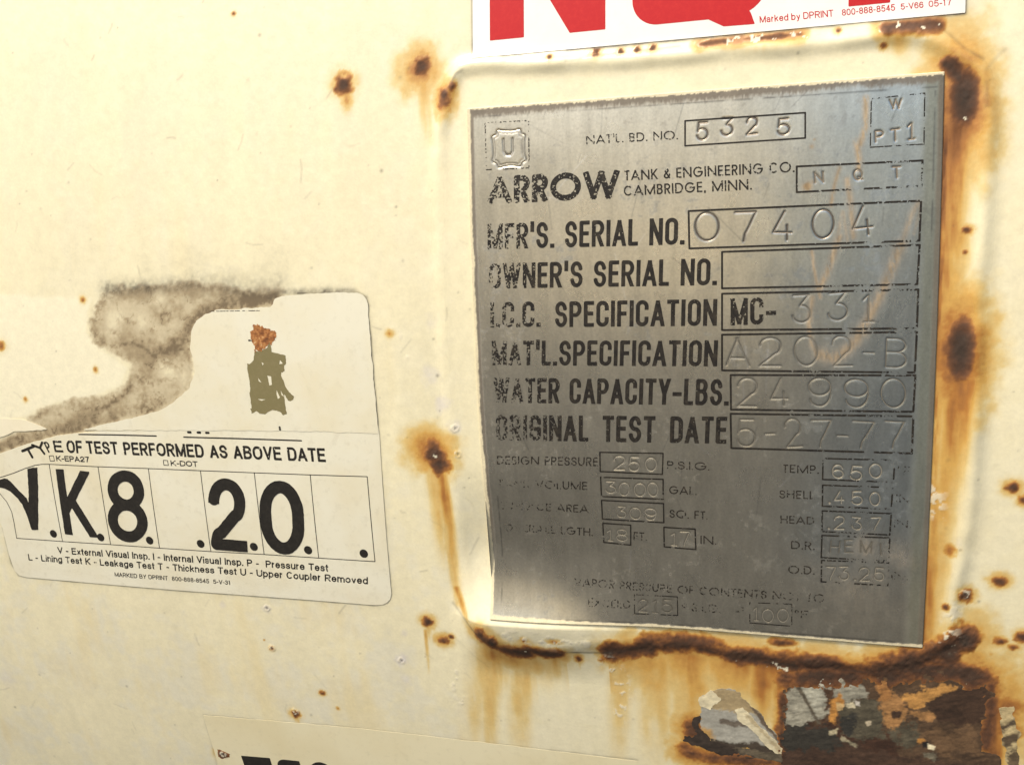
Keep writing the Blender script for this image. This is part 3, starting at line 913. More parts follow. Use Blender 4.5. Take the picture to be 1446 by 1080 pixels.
# flakes of old paint left standing in the rust
FLK = fbm(U, V, 2.6, 3, 950)
chipzone = np.zeros(U.shape)
for pts, wd in (([(88.78, 117.57), (122.04, 117.89)], 3.0), ([(147.99, 117.79), (162.15, 117.36)], 3.4), ([(98.20, -115.66), (116.97, -116.21)], 2.5), ([(-4.12, -113.01), (12.73, -116.51)], 2.5), ([(-20.65, -33.04), (-19.03, -36.01)], 2.0), ([(11.60, -111.16), (20.79, -110.95)], 2.5), ([(171.77, 87.15), (172.11, 90.54)], 2)):
    d_, _ = seg_dist(U, V, pts)
    chipzone = np.maximum(chipzone, np.exp(-(d_ / wd) ** 2))
chip = np.maximum(chip, sstep(.715, .745, FLK * (.55 + .45 * chipzone) + .06 * chipzone) * (chipzone > .25))
# lifted, peeling chips below the plate and along the left bead
for pts, wd, th in (([(5.65, -108.33), (29.88, -110.41), (38.80, -110.55)], 3.5, .60), ([(47.09, -121.47), (53.74, -136.23), (48.72, -147.54)], 4.0, .66), ([(-22.36, -134.42), (-19.04, -148.87)], 4.5, .60), ([(166.71, -39.64), (167.50, -47.56)], 3, .62), ([(174.63, -85.77), (172.94, -99.03)], 3, .6), ([(-33.91, 17.10), (-29.89, 8.50)], 2, .6),
                    ):
    d_, _ = seg_dist(U, V, pts)
    m = sstep(th, th + .04, fbm(U, V, 2.3, 3, 960)) * np.exp(-(d_ / wd) ** 2)
    chip = np.maximum(chip, .8 * m); bumps += .10 * m

# --- albedo
big = fbm(U, V, 120, 3, 1); mid = fbm(U, V, 26, 4, 2); sml = fbm(U, V, 5, 4, 3); vst = fbm(U * 3, V * .3, 30, 3, 4)
low = sstep(10, -110, V) * sstep(40, -60, U)                       # chalkier, blotchier lower left
C = CREAM + (CHALK - CREAM) * (sstep(.42, .64, mid * .6 + sml * .4) * (.25 + .65 * low))[..., None]
C = C + (BUFF - C) * (.55 * sstep(.50, .74, mid * .35 + vst * .4 + .25 * big) * (.5 + .6 * low))[..., None]
C = C * (1 + .10 * (vst - .5) + .06 * (sml - .5))[..., None]
C = C + (PALE - C) * (.85 * old)[..., None]
padd = np.zeros(U.shape)
C = C + (np.array((.56, .53, .56)) - C) * np.clip(bruise * .75, 0, 1)[..., None]
rain = np.clip(stain * (.8 + .4 * sml), 0, 1)
rr = rust * (.86 + .28 * fbm(U, V, 1.1, 3, 971))
rr = np.maximum(rr, rain * .85)
stops = np.array((0, .12, .26, .42, .62, .85, 1.15, 1.5))
cols = np.array(((.72, .62, .36), (.68, .52, .22), (.60, .36, .095), (.40, .17, .035), (.20, .078, .022), (.105, .043, .017), (.062, .030, .015), (.04, .024, .014)))
rc = np.stack([np.interp(rr, stops, cols[:, k]) for k in range(3)], -1)
al = sstep(.0, .16, rr)[..., None]
C = C * (1 - al) + rc * al
ad = np.clip(adhesive * .92, 0, 1.4)
adc = np.stack([np.interp(ad, (0, .35, .8, 1.4), t) for t in ((.70, .55, .36, .17), (.63, .475, .285, .125), (.43, .31, .165, .068))], -1)
al = sstep(.0, .3, ad)[..., None]
C = C * (1 - al) + adc * al
gr = np.clip(grime, 0, 1)[..., None]
C = C * (1 - .92 * gr) + np.array((.05, .043, .03)) * .92 * gr
cp = np.clip(chip, 0, 1)[..., None]
C = C * (1 - cp) + np.array((.74, .68, .50)) * cp
rough = .36 + .06 * (sml - .5) + .14 * low * mid
bz = np.zeros(U.shape); nz = (U > -40) & (U < 226) & (V > -140) & (V < 150); bz[nz] = np.exp(-(seg_dist(U[nz], V[nz], BEAD, True)[0] / 4.5) ** 2)
rough = rough - .13 * bz
rough = np.clip(rough + .5 * sstep(.25, .7, rr) + .35 * sstep(.2, .6, ad) + .1 * gr[..., 0] + .15 * cp[..., 0], .2, .95)
HS2 = HS + bumps + .05 * (fbm(U, V, 3, 3, 980) - .5) * (1 + 6 * sstep(.4, .9, rr)) + .06 * sstep(.2, .8, ad) * (fbm(U, V, 2, 3, 981) - .5)

tank = thing('tank', -60, -190, 'cream painted steel tank wall with rust blooms behind the plate and decals', 'tank')
nv, nu = U.shape
W_ = B(U, V, HS2)
du = np.gradient(W_, axis=1); dv = np.gradient(W_, axis=0)
NRM = np.cross(dv.reshape(-1, 3), du.reshape(-1, 3)); NRM /= np.linalg.norm(NRM, axis=1)[:, None] + 1e-20
if NRM[len(NRM) // 2, 1] < 0:
    NRM = -NRM
Wf = W_.reshape(-1, 3)
jj, ii = np.meshgrid(np.arange(nv - 1), np.arange(nu - 1), indexing='ij')
idx = (jj * nu + ii)
quads = np.stack([idx, idx + 1, idx + nu + 1, idx + nu], -1).reshape(-1, 4)
fu = ((us[:-1] + us[1:]) / 2)[None, :] + 0 * jj; fv = ((vs[:-1] + vs[1:]) / 2)[:, None] + 0 * ii
zone = np.zeros(fu.shape, np.int8)
near = (fu > -40) & (fu < 226) & (fv > -140) & (fv < 150)
fsd = poly_sd(fu[near], fv[near], BEAD)
zone[near] = np.where(fsd < -4.5, 2, np.where(fsd < 4.5, 1, 0))
zone = zone.ravel()


def split(name, sel, parent, label=None):
    q = quads[sel]
    used, inv = np.unique(q, return_inverse=True)
    me = mesh_from(name, Wf[used], inv.reshape(-1), np.full(len(q), 4), True)
    ca = me.attributes.new('albedo', 'FLOAT_COLOR', 'POINT')
    ca.data.foreach_set('color', np.concatenate([C.reshape(-1, 3)[used], np.ones((len(used), 1))], 1).astype(np.float32).ravel())
    ra = me.attributes.new('rough', 'FLOAT', 'POINT')
    ra.data.foreach_set('value', rough.ravel()[used].astype(np.float32))
    me.normals_split_custom_set_from_vertices(NRM[used].astype(np.float32))
    return tag(link(name, me, M_PAINT, parent), label)


shell_o = split('shell', zone == 0, tank)
pad_o = split('mounting_pad', zone == 2, tank)
bead_o = split('weld_bead', zone == 1, pad_o)


# ================================================================== the data plate
PW, PH = 164.6, 101.4
EDGE_L = lambda v: 0.0 + .5 * (fbm(v, v * 0, 9, 3, 60) - .5)


def plate_h(u, v):
    """height of the plate's face; the sheet is slightly sprung at its edges"""
    u = np.asarray(u, float); v = np.asarray(v, float)
    h = 1.35 + .25 * (fbm(u, v, 70, 2, 71) - .5)
    h = h + sprung(u, v)
    # right edge rolls away
    t = np.clip((u - 118) / 47, 0, 1.2)
    h = h + ROLL * t * t
    return h


CORNER, ROLL = 4.5, -.15

M_PLATE = None


def plate_material(name, groove=None):
    k = Mat(name)
    tint = k.attr('albedo') if groove is None else None
    streaks = k.ramp(k.noise(260, 4, .6, (1, 1, .12)), [(.3, .88), (.7, 1.08)])
    grain = k.ramp(k.noise(1100, 3, .6), [(.3, .90), (.7, 1.08)])
    if groove is None:
        base = tint.outputs['Color']
        met = k.attr('metal').outputs['Fac']; ro = k.attr('rough').outputs['Fac']
    else:
        base, met, ro = groove
    if groove is None:
        base = k.mix(1.0, base, streaks, 'MULTIPLY'); base = k.mix(1.0, base, grain, 'MULTIPLY')
    k.set(Base_Color=base, Metallic=met, Roughness=ro)
    k.bump(k.noise(700, 3, .6, (1, 1, .4)), .10, .0004)
    return k.m


M_PLATE = plate_material('dull etched steel')
M_GROOVE_DARK = plate_material('dirty stamped groove', ((.22, .19, .15), .8, .4))
M_GROOVE_TONE = plate_material('grimy stamped groove', ((.26, .22, .165), .6, .45))
M_GROOVE = plate_material('stamped groove', ((.40, .37, .30), .85, .34))
M_GROOVE_BRIGHT = plate_material('bright stamped groove', ((.72, .67, .54), .9, .30))
STAMP = dict(w=W_FUT, s=.08, q=.5, gap=.1, space=.4, stamp=True)

# stamped figures: (text glyph, left-bottom, right-bottom, left-top) for every struck character
STAMPS = {
    'registration': (0.306, 'dark', [('5', (85.14, 84.77), (88.85, 84.78), (85.14, 90.68)), ('3', (93.51, 85.47), (97.17, 85.48), (93.50, 91.34)), ('2', (102.25, 85.40), (105.85, 85.42), (102.22, 90.99)), ('5', (112.76, 84.73), (116.30, 84.75), (112.72, 90.03))]),
    'weld': (0.221, 'tone', [('W', (148.87, 91.06), (152.18, 91.06), (148.60, 93.87))]),
    'test_mark': (0.255, 'tone', [('P', (144.37, 80.38), (146.83, 80.46), (144.31, 83.90)), ('T', (149.28, 80.31), (151.94, 80.38), (149.21, 84.05)), ('1', (154.37, 80.46), (156.57, 80.56), (154.27, 85.58))]),
    'treatment': (0.255, 'tone', [('N', (125.13, 67.91), (127.68, 68.03), (124.86, 71.29)), ('Q', (137.79, 68.23), (140.29, 68.34), (137.51, 71.57)), ('T', (150.19, 68.31), (152.63, 68.42), (149.89, 71.85))]),
    'serial': (0.289, 'dark', [('0', (84.81, 48.89), (92.55, 48.89), (84.60, 58.70)), ('7', (98.72, 48.94), (105.55, 48.96), (97.97, 59.15)), ('4', (111.35, 49.01), (117.80, 49.04), (111.04, 58.85)), ('0', (124.41, 49.06), (131.65, 49.06), (124.07, 58.79)), ('4', (137.89, 48.85), (144.05, 48.88), (137.50, 58.47))]),
    'specification': (0.187, 'dull', [('3', (118.30, 20.21), (124.53, 20.40), (117.98, 29.74)), ('3', (130.21, 20.34), (136.07, 20.53), (129.84, 29.78)), ('1', (141.20, 19.99), (144.88, 20.20), (140.78, 29.10))]),
    'material': (0.187, 'dull', [('A', (95.71, 4.62), (103.22, 4.38), (95.49, 14.50)), ('2', (106.94, 4.40), (113.83, 4.42), (106.66, 14.45)), ('0', (119.18, 4.44), (126.64, 4.47), (118.84, 14.64)), ('2', (132.12, 4.49), (138.48, 4.51), (131.71, 14.83)), ('-', (141.74, 5.28), (144.99, 5.29), (141.53, 15.03)), ('B', (149.18, 4.30), (155.36, 4.33), (148.70, 14.25))]),
    'capacity': (0.187, 'dull', [('2', (99.21, -10.38), (105.99, -10.27), (98.97, -0.08)), ('4', (110.96, -9.93), (117.12, -9.84), (110.66, 0.00)), ('9', (124.19, -9.99), (131.17, -9.87), (123.82, 0.10)), ('9', (136.17, -9.79), (143.49, -9.93), (135.74, 0.19)), ('0', (148.16, -9.86), (156.01, -9.73), (147.66, 0.28))]),
    'test_date': (0.202, 'dull', [('5', (99.18, -25.44), (105.52, -25.26), (98.95, -15.46)), ('-', (109.03, -24.08), (112.28, -23.99), (109.00, -14.99)), ('2', (116.51, -25.21), (121.68, -25.07), (116.18, -14.85)), ('7', (125.59, -24.42), (132.14, -24.50), (125.22, -14.67)), ('-', (133.58, -24.46), (136.94, -24.37), (133.41, -15.03)), ('7', (139.10, -24.83), (146.21, -24.89), (138.65, -15.18)), ('7', (149.96, -24.52), (156.48, -24.59), (149.46, -14.96))]),
    'pressure': (0.187, 'bright', [('2', (52.87, -36.43), (56.73, -36.29), (53.05, -31.00)), ('5', (58.65, -36.22), (62.74, -36.07), (58.80, -30.82)), ('0', (64.91, -35.99), (68.95, -36.13), (65.03, -30.90))]),
    'volume': (0.187, 'bright', [('3', (49.22, -45.83), (53.11, -45.95), (49.39, -41.17)), ('0', (54.20, -46.48), (58.34, -46.59), (54.37, -41.26)), ('0', (60.27, -46.50), (64.37, -46.61), (60.42, -41.30)), ('0', (65.73, -46.55), (69.80, -46.65), (65.87, -41.08))]),
    'area': (0.187, 'bright', [('3', (53.31, -56.21), (56.93, -56.32), (53.47, -51.78)), ('0', (58.31, -56.24), (62.45, -56.32), (58.46, -51.54)), ('9', (64.10, -56.23), (68.21, -56.31), (64.23, -51.55))]),
    'length_feet': (0.187, 'bright', [('1', (48.73, -66.04), (51.26, -66.19), (48.91, -61.52)), ('8', (52.67, -66.11), (56.87, -66.15), (52.85, -61.29))]),
    'length_inches': (0.187, 'bright', [('1', (73.69, -66.02), (76.41, -66.15), (73.81, -60.99)), ('7', (77.76, -66.36), (81.26, -66.44), (77.87, -60.47))]),
    'temperature': (0.216, 'bright', [('6', (132.59, -36.23), (136.22, -36.36), (132.50, -31.40)), ('5', (138.39, -36.27), (142.22, -36.12), (138.28, -31.20)), ('0', (144.84, -36.02), (148.88, -36.13), (144.71, -30.98))]),
    'shell_thickness': (0.216, 'bright', [('.', (131.06, -46.08), (132.04, -46.03), (130.98, -41.44)), ('4', (133.26, -46.25), (136.43, -46.10), (133.18, -41.61)), ('5', (139.34, -46.23), (142.71, -46.07), (139.23, -41.35)), ('0', (145.35, -46.22), (148.93, -46.05), (145.22, -41.36))]),
    'head_thickness': (0.216, 'bright', [('.', (130.99, -55.76), (131.97, -55.71), (130.90, -51.04)), ('2', (133.45, -55.90), (136.63, -55.73), (133.35, -50.92)), ('3', (139.56, -55.56), (142.71, -55.66), (139.45, -50.88)), ('7', (146.09, -55.48), (149.20, -55.30), (145.96, -50.82))]),
    'dish_radius': (0.187, 'dull', [('H', (132.14, -64.98), (135.11, -64.79), (132.06, -60.46)), ('E', (137.33, -65.21), (140.03, -65.04), (137.23, -60.44)), ('M', (142.72, -65.15), (146.36, -65.20), (142.60, -60.67)), ('I', (148.78, -65.04), (150.47, -65.21), (148.64, -60.58))]),
    'diameter': (0.230, 'bright', [('7', (131.36, -76.22), (134.36, -76.29), (131.01, -71.05)), ('3', (135.60, -76.20), (139.06, -75.95), (135.49, -71.03)), ('.', (140.54, -75.84), (141.53, -75.76), (140.42, -70.97)), ('2', (142.76, -75.96), (146.18, -75.71), (142.62, -70.82)), ('5', (147.64, -75.60), (151.05, -75.63), (147.50, -70.76))]),
    'vapour_pressure': (0.173, 'dull', [('2', (60.63, -95.22), (64.02, -95.24), (60.81, -90.15)), ('1', (65.72, -95.10), (68.24, -95.20), (65.89, -89.73)), ('5', (69.92, -95.05), (73.54, -95.05), (70.07, -89.71))]),
    'vapour_temperature': (0.202, 'bright', [('1', (104.74, -95.74), (106.86, -95.55), (104.75, -90.22)), ('0', (108.18, -95.74), (112.12, -95.70), (108.17, -90.24)), ('0', (113.69, -95.55), (117.59, -95.51), (113.66, -90.08))]),
}

# hand-struck: every figure sits a little high, low or crooked
rnd = random.Random(77)
for key_, (hw_, kind_, chars_) in STAMPS.items():
    out_ = []
    for ch_, a_, b_, c_ in chars_:
        dy, tl, sl, dw = rnd.gauss(0, .22), rnd.gauss(0, .035), rnd.gauss(0, .02), rnd.uniform(.94, 1.06)
        wx, hy = (b_[0] - a_[0]) * dw, c_[1] - a_[1]
        out_.append((ch_, (a_[0], a_[1] + dy), (a_[0] + wx, b_[1] + dy + tl * wx), (c_[0] - (tl + sl) * hy, c_[1] + dy)))
    STAMPS[key_] = (hw_ * rnd.uniform(.9, 1.08), kind_, out_)


def stamp_field(chars, hw, u, v):
    f = np.full(np.shape(u), 9.0)
    for ch, p0, p1, pt in chars:
        xf, ln, H = affine(p0, p1, pt)
        for p in glyph_paths(ch, .5, STAMP):
            pts, dots = path_segments(p, 0, ln, 0, H)
            if dots:
                q = xf(np.array(dots)); f = np.minimum(f, np.hypot(u - q[0, 0], v - q[0, 1]) - .42)
            if len(pts) > 1:
                pts = [(x, min(max(y, 0), H)) for x, y in pts]
                q = xf(np.array(pts))
                bx = (u > q[:, 0].min() - 2) & (u < q[:, 0].max() + 2) & (v > q[:, 1].min() - 2) & (v < q[:, 1].max() + 2)
                if bx.any():
                    f[bx] = np.minimum(f[bx], seg_dist(u[bx], v[bx], q)[0] - hw)
    return f


pu = axis_lines([(-.6, PW + .6, .34)]); pv = axis_lines([(-PH - .5, PH + .5, .34)])
PU, PV = np.meshgrid(pu, pv)
groove = np.full(PU.shape, 9.0)
for hw, kind, chars in STAMPS.values():
    groove = np.minimum(groove, stamp_field(chars, hw, PU, PV))
# the round-cornered code stamp in the top left box
EMB_C = np.array((15.33, 86.24))
th_ = np.linspace(0, 2 * PI, 97)


EMB_P = smooth_closed([(11.29, 93.03), (13.51, 92.62), (17.39, 92.37), (19.88, 92.73), (20.68, 91.12), (22.04, 90.25), (21.72, 87.93), (21.64, 83.78), (22.14, 81.40), (20.75, 80.44), (19.89, 79.18), (17.13, 79.59), (13.79, 79.52), (11.54, 79.11), (10.46, 80.75), (9.08, 81.62), (9.43, 84.49), (9.23, 88.18), (9.00, 90.55), (10.70, 91.49)], 4)


def emblem_ring(k=1.0):
    r = EMB_C + k * (EMB_P - EMB_C)
    return np.vstack([r, r[:1]])


EMB_U = [(13.45, 89.49), (13.63, 85.03), (14.44, 83.67), (16.11, 83.58), (16.97, 84.83), (17.06, 89.52)]
embl = np.minimum(np.minimum(seg_dist(PU, PV, emblem_ring(), False)[0] - .3, seg_dist(PU, PV, EMB_U)[0] - .42), seg_dist(PU, PV, emblem_ring(.86))[0] - .12)
dent = np.minimum(groove, embl)
PHH = plate_h(PU, PV) - .17 * sstep(.30, -.2, dent)
n_big = fbm(PU, PV, 40, 3, 1001); n_mid = fbm(PU, PV, 9, 4, 1002); n_sm = fbm(PU, PV, 1.6, 3, 1003)
STEEL = np.array((.575, .545, .45)); SKY_TINT = np.array((.37, .455, .50)); BROWN = np.array((.46, .435, .355)); GREEN = np.array((.16, .165, .11))
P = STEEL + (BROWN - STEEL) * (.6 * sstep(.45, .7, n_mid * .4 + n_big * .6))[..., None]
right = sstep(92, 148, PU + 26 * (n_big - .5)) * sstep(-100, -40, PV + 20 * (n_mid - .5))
P = P + (SKY_TINT - P) * (.62 * right)[..., None]  # bluish sky reflection painted into the steel colour on the right
rim = sstep(157, 161, PU + 2.5 * (n_mid - .5))
P = P + (GREEN - P) * (.7 * rim)[..., None]
mot = sstep(.62, .76, n_sm * .5 + n_mid * .5)
P = P * (1 - .25 * mot)[..., None]
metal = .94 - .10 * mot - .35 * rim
prough = .29 + .08 * (n_mid - .5) + .15 * mot + .10 * rim
# dark oxidised border along the top and left edges
bt = sstep(3.8, 1.6, PH - PV + 1.6 * (fbm(PU, PV, 22, 3, 1006) - .5) + 1.9 * (fbm(PU * 1.6, PV * .6, .9, 3, 1007) - .5)); bl = sstep(2.3, 1.5, PU + .6 * (n_mid - .5)); br = sstep(1.8, .5, PW - PU + .8 * (n_mid - .5)); bb = sstep(1.0, .3, PV + PH + .6 * (n_mid - .5))
dk = np.clip(np.maximum.reduce([.85 * bt, .8 * bl * sstep(-85, -60, PV), .75 * br, .5 * bb]), 0, 1)
P = P * (1 - dk[..., None]) + np.array((.13, .105, .075)) * dk[..., None]
metal = metal * (1 - .7 * dk); prough = prough + .3 * dk
# fine ruled line just inside the border
for pts in ([(5.23, 98.41), (162.96, 97.17)], [(4.84, -49.58), (3.87, -99.75)], [(3.82, -100.42), (53.88, -100.29), (162.16, -100.08)], [(162.56, 95.82), (162.53, 28.00)]):
    d_, _ = seg_dist(PU, PV, pts)
    k_ = .6 * np.exp(-(d_ / .28) ** 2) * sstep(.35, .55, n_mid)
    P = P * (1 - k_[..., None]) + .06 * k_[..., None]
# rusty abrasion marks
SCR = [([(140.99, 95.13), (141.14, 85.75), (139.42, 79.98)], 1.1, .9), ([(138.27, 81.23), (139.28, 74.55), (139.10, 71.72)], 1.1, .9), ([(132.93, 72.53), (131.40, 66.88), (130.34, 60.21)], .8, .8), ([(135.51, 68.35), (136.79, 59.93), (137.88, 49.09)], 1.2, .75),
       ([(133.27, 49.25), (129.49, 37.17), (126.75, 31.57)], 1.4, .8), ([(124.23, 44.67), (125.77, 34.80), (127.26, 28.59)], .7, .8), ([(124.66, 28.63), (123.59, 18.65), (124.63, 12.34), (126.84, 7.27)], 1.1, .75), ([(128.02, 8.54), (132.31, 7.02), (137.42, 11.05), (141.05, 16.03)], 2.6, .8),
       ([(139.68, 14.79), (144.58, 23.40), (148.90, 34.29), (153.13, 46.18)], 2.0, .8), ([(153.13, 46.18), (155.61, 54.40), (157.92, 59.48)], 1.2, .55), ([(142.82, 19.73), (143.61, 25.87)], 1.4, .7), ([(132.15, 46.86), (134.30, 57.64), (135.83, 47.95)], .8, .5), ([(157.06, 49.61), (158.63, 57.81)], .7, .4)]
scr = np.zeros(PU.shape)
hair = fbm(PU * 3.2 + PV * .9, PV * .35, 1.6, 3, 1010)
for pts, wd, am in SCR:
    d_, al_ = seg_dist(PU, PV, pts)
    scr = np.maximum(scr, am * np.exp(-(d_ / (wd * .95)) ** 2) * sstep(.06, .42, hair + .15 * (n_sm - .5)))
for c, r, am in (((122.57, 66.84), 1.5, 1.3), ((124.43, 68.19), 1.0, .6), ((123.82, 80.21), .8, .8), ((124.73, 82.54), .5, .8), ((154.77, -64.65), 5, .35), ((144.35, -62.52), 5, .45), ((157.25, -67.28), 4, .3), ((141.88, -79.78), 16, .2)):
    scr = np.maximum(scr, am * np.exp(-((PU - c[0]) ** 2 + (PV - c[1]) ** 2) / (r * r)) * (.5 + n_sm))
sc_ = np.clip(scr, 0, 1)[..., None]
sccol = np.array((.40, .29, .165)) * (.45 + 1.1 * fbm(PU * 2.5, PV * .5, 2, 3, 1011))[..., None]
P = P * (1 - sc_) + sccol * sc_
metal = metal * (1 - .7 * sc_[..., 0])
# hair scratches and vertical rain streaks
rnd = random.Random(5)
for k in range(70):
    c = np.array((rnd.uniform(5, 160), rnd.uniform(-95, 98))); ln = rnd.uniform(3, 22); a = rnd.gauss(PI / 2, .5)
    e = c + ln * np.array((math.cos(a), math.sin(a)))
    i0, i1 = np.searchsorted(pu, sorted((c[0], e[0])) + np.array((-1, 1))); j0, j1 = np.searchsorted(pv, sorted((c[1], e[1])) + np.array((-1, 1)))
    s = (slice(j0, j1), slice(i0, i1))
    if PU[s].size:
        d_, _ = seg_dist(PU[s], PV[s], [c, e]); k_ = rnd.uniform(.1, .4) * np.exp(-(d_ / .22) ** 2)
        tone = .12 if rnd.random() < .6 else .75
        P[s] = P[s] * (1 - k_[..., None]) + tone * k_[..., None]
# cream paint slopped over the plate's rim
over = np.maximum.reduce([sstep(.75, .35, PU + 1.0 * (n_mid - .5) + .5 * (n_sm - .5)), sstep(.55, .3, PH - PV + 1.1 * (fbm(PU, PV, .8, 2, 1004) - .5) + 1.5 * (n_big - .5)), 0 * PU,
                          sstep(.85, .35, PV + PH + 1.1 * (n_mid - .5) + .9 * (n_sm - .5) - 1.6 * sstep(60, 5, PU) * n_mid)])
P = P * (1 - over[..., None]) + np.array((.70, .62, .41)) * over[..., None]
metal = metal * (1 - over); prough = np.clip(prough + 0 * over, .2, .9)
gd = sstep(.5, -.1, groove)
P = P * (1 - .25 * gd)[..., None]

plate = thing('nameplate', 82, 0, 'etched grey steel data plate with worn black lettering, welded on the cream tank wall', 'data plate')
nvp, nup = PU.shape
Wp = B(PU, PV, PHH).reshape(-1, 3)
jj, ii = np.meshgrid(np.arange(nvp - 1), np.arange(nup - 1), indexing='ij')
ix = (jj * nup + ii)
qd = np.stack([ix, ix + 1, ix + nup + 1, ix + nup], -1).reshape(-1, 4)
# rim walls down to the pad
ring = np.concatenate([np.arange(nup), np.arange(1, nvp) * nup + nup - 1, (nvp - 1) * nup + np.arange(nup - 2, -1, -1), np.arange(nvp - 2, 0, -1) * nup])
ru, rv = PU.ravel()[ring], PV.ravel()[ring]
Wr = B(ru, rv, np.full(len(ring), .0))
base_i = len(Wp) + np.arange(len(ring))
wall = np.stack([np.roll(ring, -1), ring, base_i, np.roll(base_i, -1)], -1)
verts = np.concatenate([Wp, Wr]); qall = np.concatenate([qd, wall])
me = mesh_from('plate', verts, qall.reshape(-1), np.full(len(qall), 4), True)
me.polygons.foreach_set('use_smooth', np.concatenate([np.ones(len(qd), bool), np.zeros(len(wall), bool)]))
ext = lambda a, val: np.concatenate([a, np.full((len(ring),) + a.shape[1:], val)])
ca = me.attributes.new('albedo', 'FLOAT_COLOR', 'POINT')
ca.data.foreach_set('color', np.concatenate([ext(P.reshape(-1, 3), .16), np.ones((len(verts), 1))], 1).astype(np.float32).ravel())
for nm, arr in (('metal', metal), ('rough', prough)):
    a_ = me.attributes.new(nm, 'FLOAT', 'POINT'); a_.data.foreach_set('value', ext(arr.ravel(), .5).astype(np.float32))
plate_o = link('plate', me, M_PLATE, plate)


# --- wear of the printed lettering: flaked at the left, thinned at the right and bottom
def wear_fn(kind='bold', extra=0.0):
    def fn(u, v, f):
        n = fbm(u, v, .6, 3, 1200, .6); m = fbm(u, v, 5.5, 3, 1201)
        left = sstep(30, 3, u + 10 * (m - .5) + .10 * (v - 40))
        lowl = sstep(40, 10, u) * sstep(-30, -45, v)
        rgt = sstep(108, 150, u) * .9
        bot = sstep(-72, -84, v) * .55
        n = n + .16 * (fbm(u, v, 2.4, 3, 1204) - .5)
        if kind == 'bold':
            k = .03 + .36 * left + .04 * m
        elif kind == 'arrow':
            k = .10 + .34 * sstep(36, 0, u + 8 * (m - .5))
        elif kind == 'box':
            n = .45 * n + .55 * fbm(u, v, 3.4, 4, 1203, .55)
            k = -.02 + .30 * rgt + bot * .42 + .10 * m
        elif kind == 'small':
            k = .04 + .54 * lowl + .66 * bot + .10 * m + .45 * sstep(138, 146, u)
        else:
            k = .05 + .1 * m
        k = k + extra
        # keep a ragged hole pattern: where the noise falls under k the paint is gone
        thr = np.interp(k, (0, .1, .3, .5, .7, .9, 1.2), (.0, .30, .44, .53, .62, .72, .95))
        return (thr - n) * 3.0
    return fn


def pl(h):
    return lambda u, v: plate_h(u, v) + h


def etched(text, p0, p1, pt, sty, kind, extra=0.0, mat=None):
    return lettering('printed_lettering', text, p0, p1, pt, sty, mat or M_ETCH, plate, pl(.06), wear_fn(kind, extra), .11 if kind in ('bold', 'arrow') else .095)


etched('ARROW', (6.68, 65.87), (57.02, 65.71), (6.97, 76.19), FUTB, 'arrow')
etched("NAT'L. BD. NO.", (45.16, 85.72), (78.41, 85.43), (45.07, 88.92), dict(FUT, s=.15), 'plain', .05, M_ETCH)
etched('TANK & ENGINEERING CO.', (59.18, 71.97), (118.30, 71.88), (59.08, 75.65), dict(FUT, s=.155), 'plain')
etched('CAMBRIDGE, MINN.', (58.86, 66.51), (104.02, 66.64), (58.77, 70.21), dict(FUT, s=.155), 'plain')
etched("MFR'S. SERIAL NO.", (6.12, 48.91), (80.52, 48.40), (6.45, 58.55), GOTH, 'bold')
etched("OWNER'S SERIAL NO.", (6.12, 34.02), (91.90, 33.64), (6.50, 43.64), GOTH, 'bold')
etched('I.C.C.', (6.06, 19.07), (26.08, 19.18), (6.48, 28.83), dict(GOTH, space=.1), 'bold')
etched('SPECIFICATION', (31.78, 19.00), (91.86, 19.04), (32.09, 28.70), GOTH, 'bold')
etched("MAT'L.SPECIFICATION", (5.93, 4.31), (91.92, 4.21), (6.40, 13.94), GOTH, 'bold')
etched('WATER CAPACITY-LBS.', (5.74, -10.52), (95.92, -10.30), (6.26, -0.62), GOTH, 'bold')
etched('ORIGINAL TEST DATE', (6.04, -25.74), (95.10, -24.74), (6.49, -15.44), dict(GOTH, space=.42), 'bold', .02)
etched('MC-', (96.74, 19.13), (112.51, 19.50), (96.75, 28.84), GOTH, 'plain')
SM = dict(FUT, s=.145)
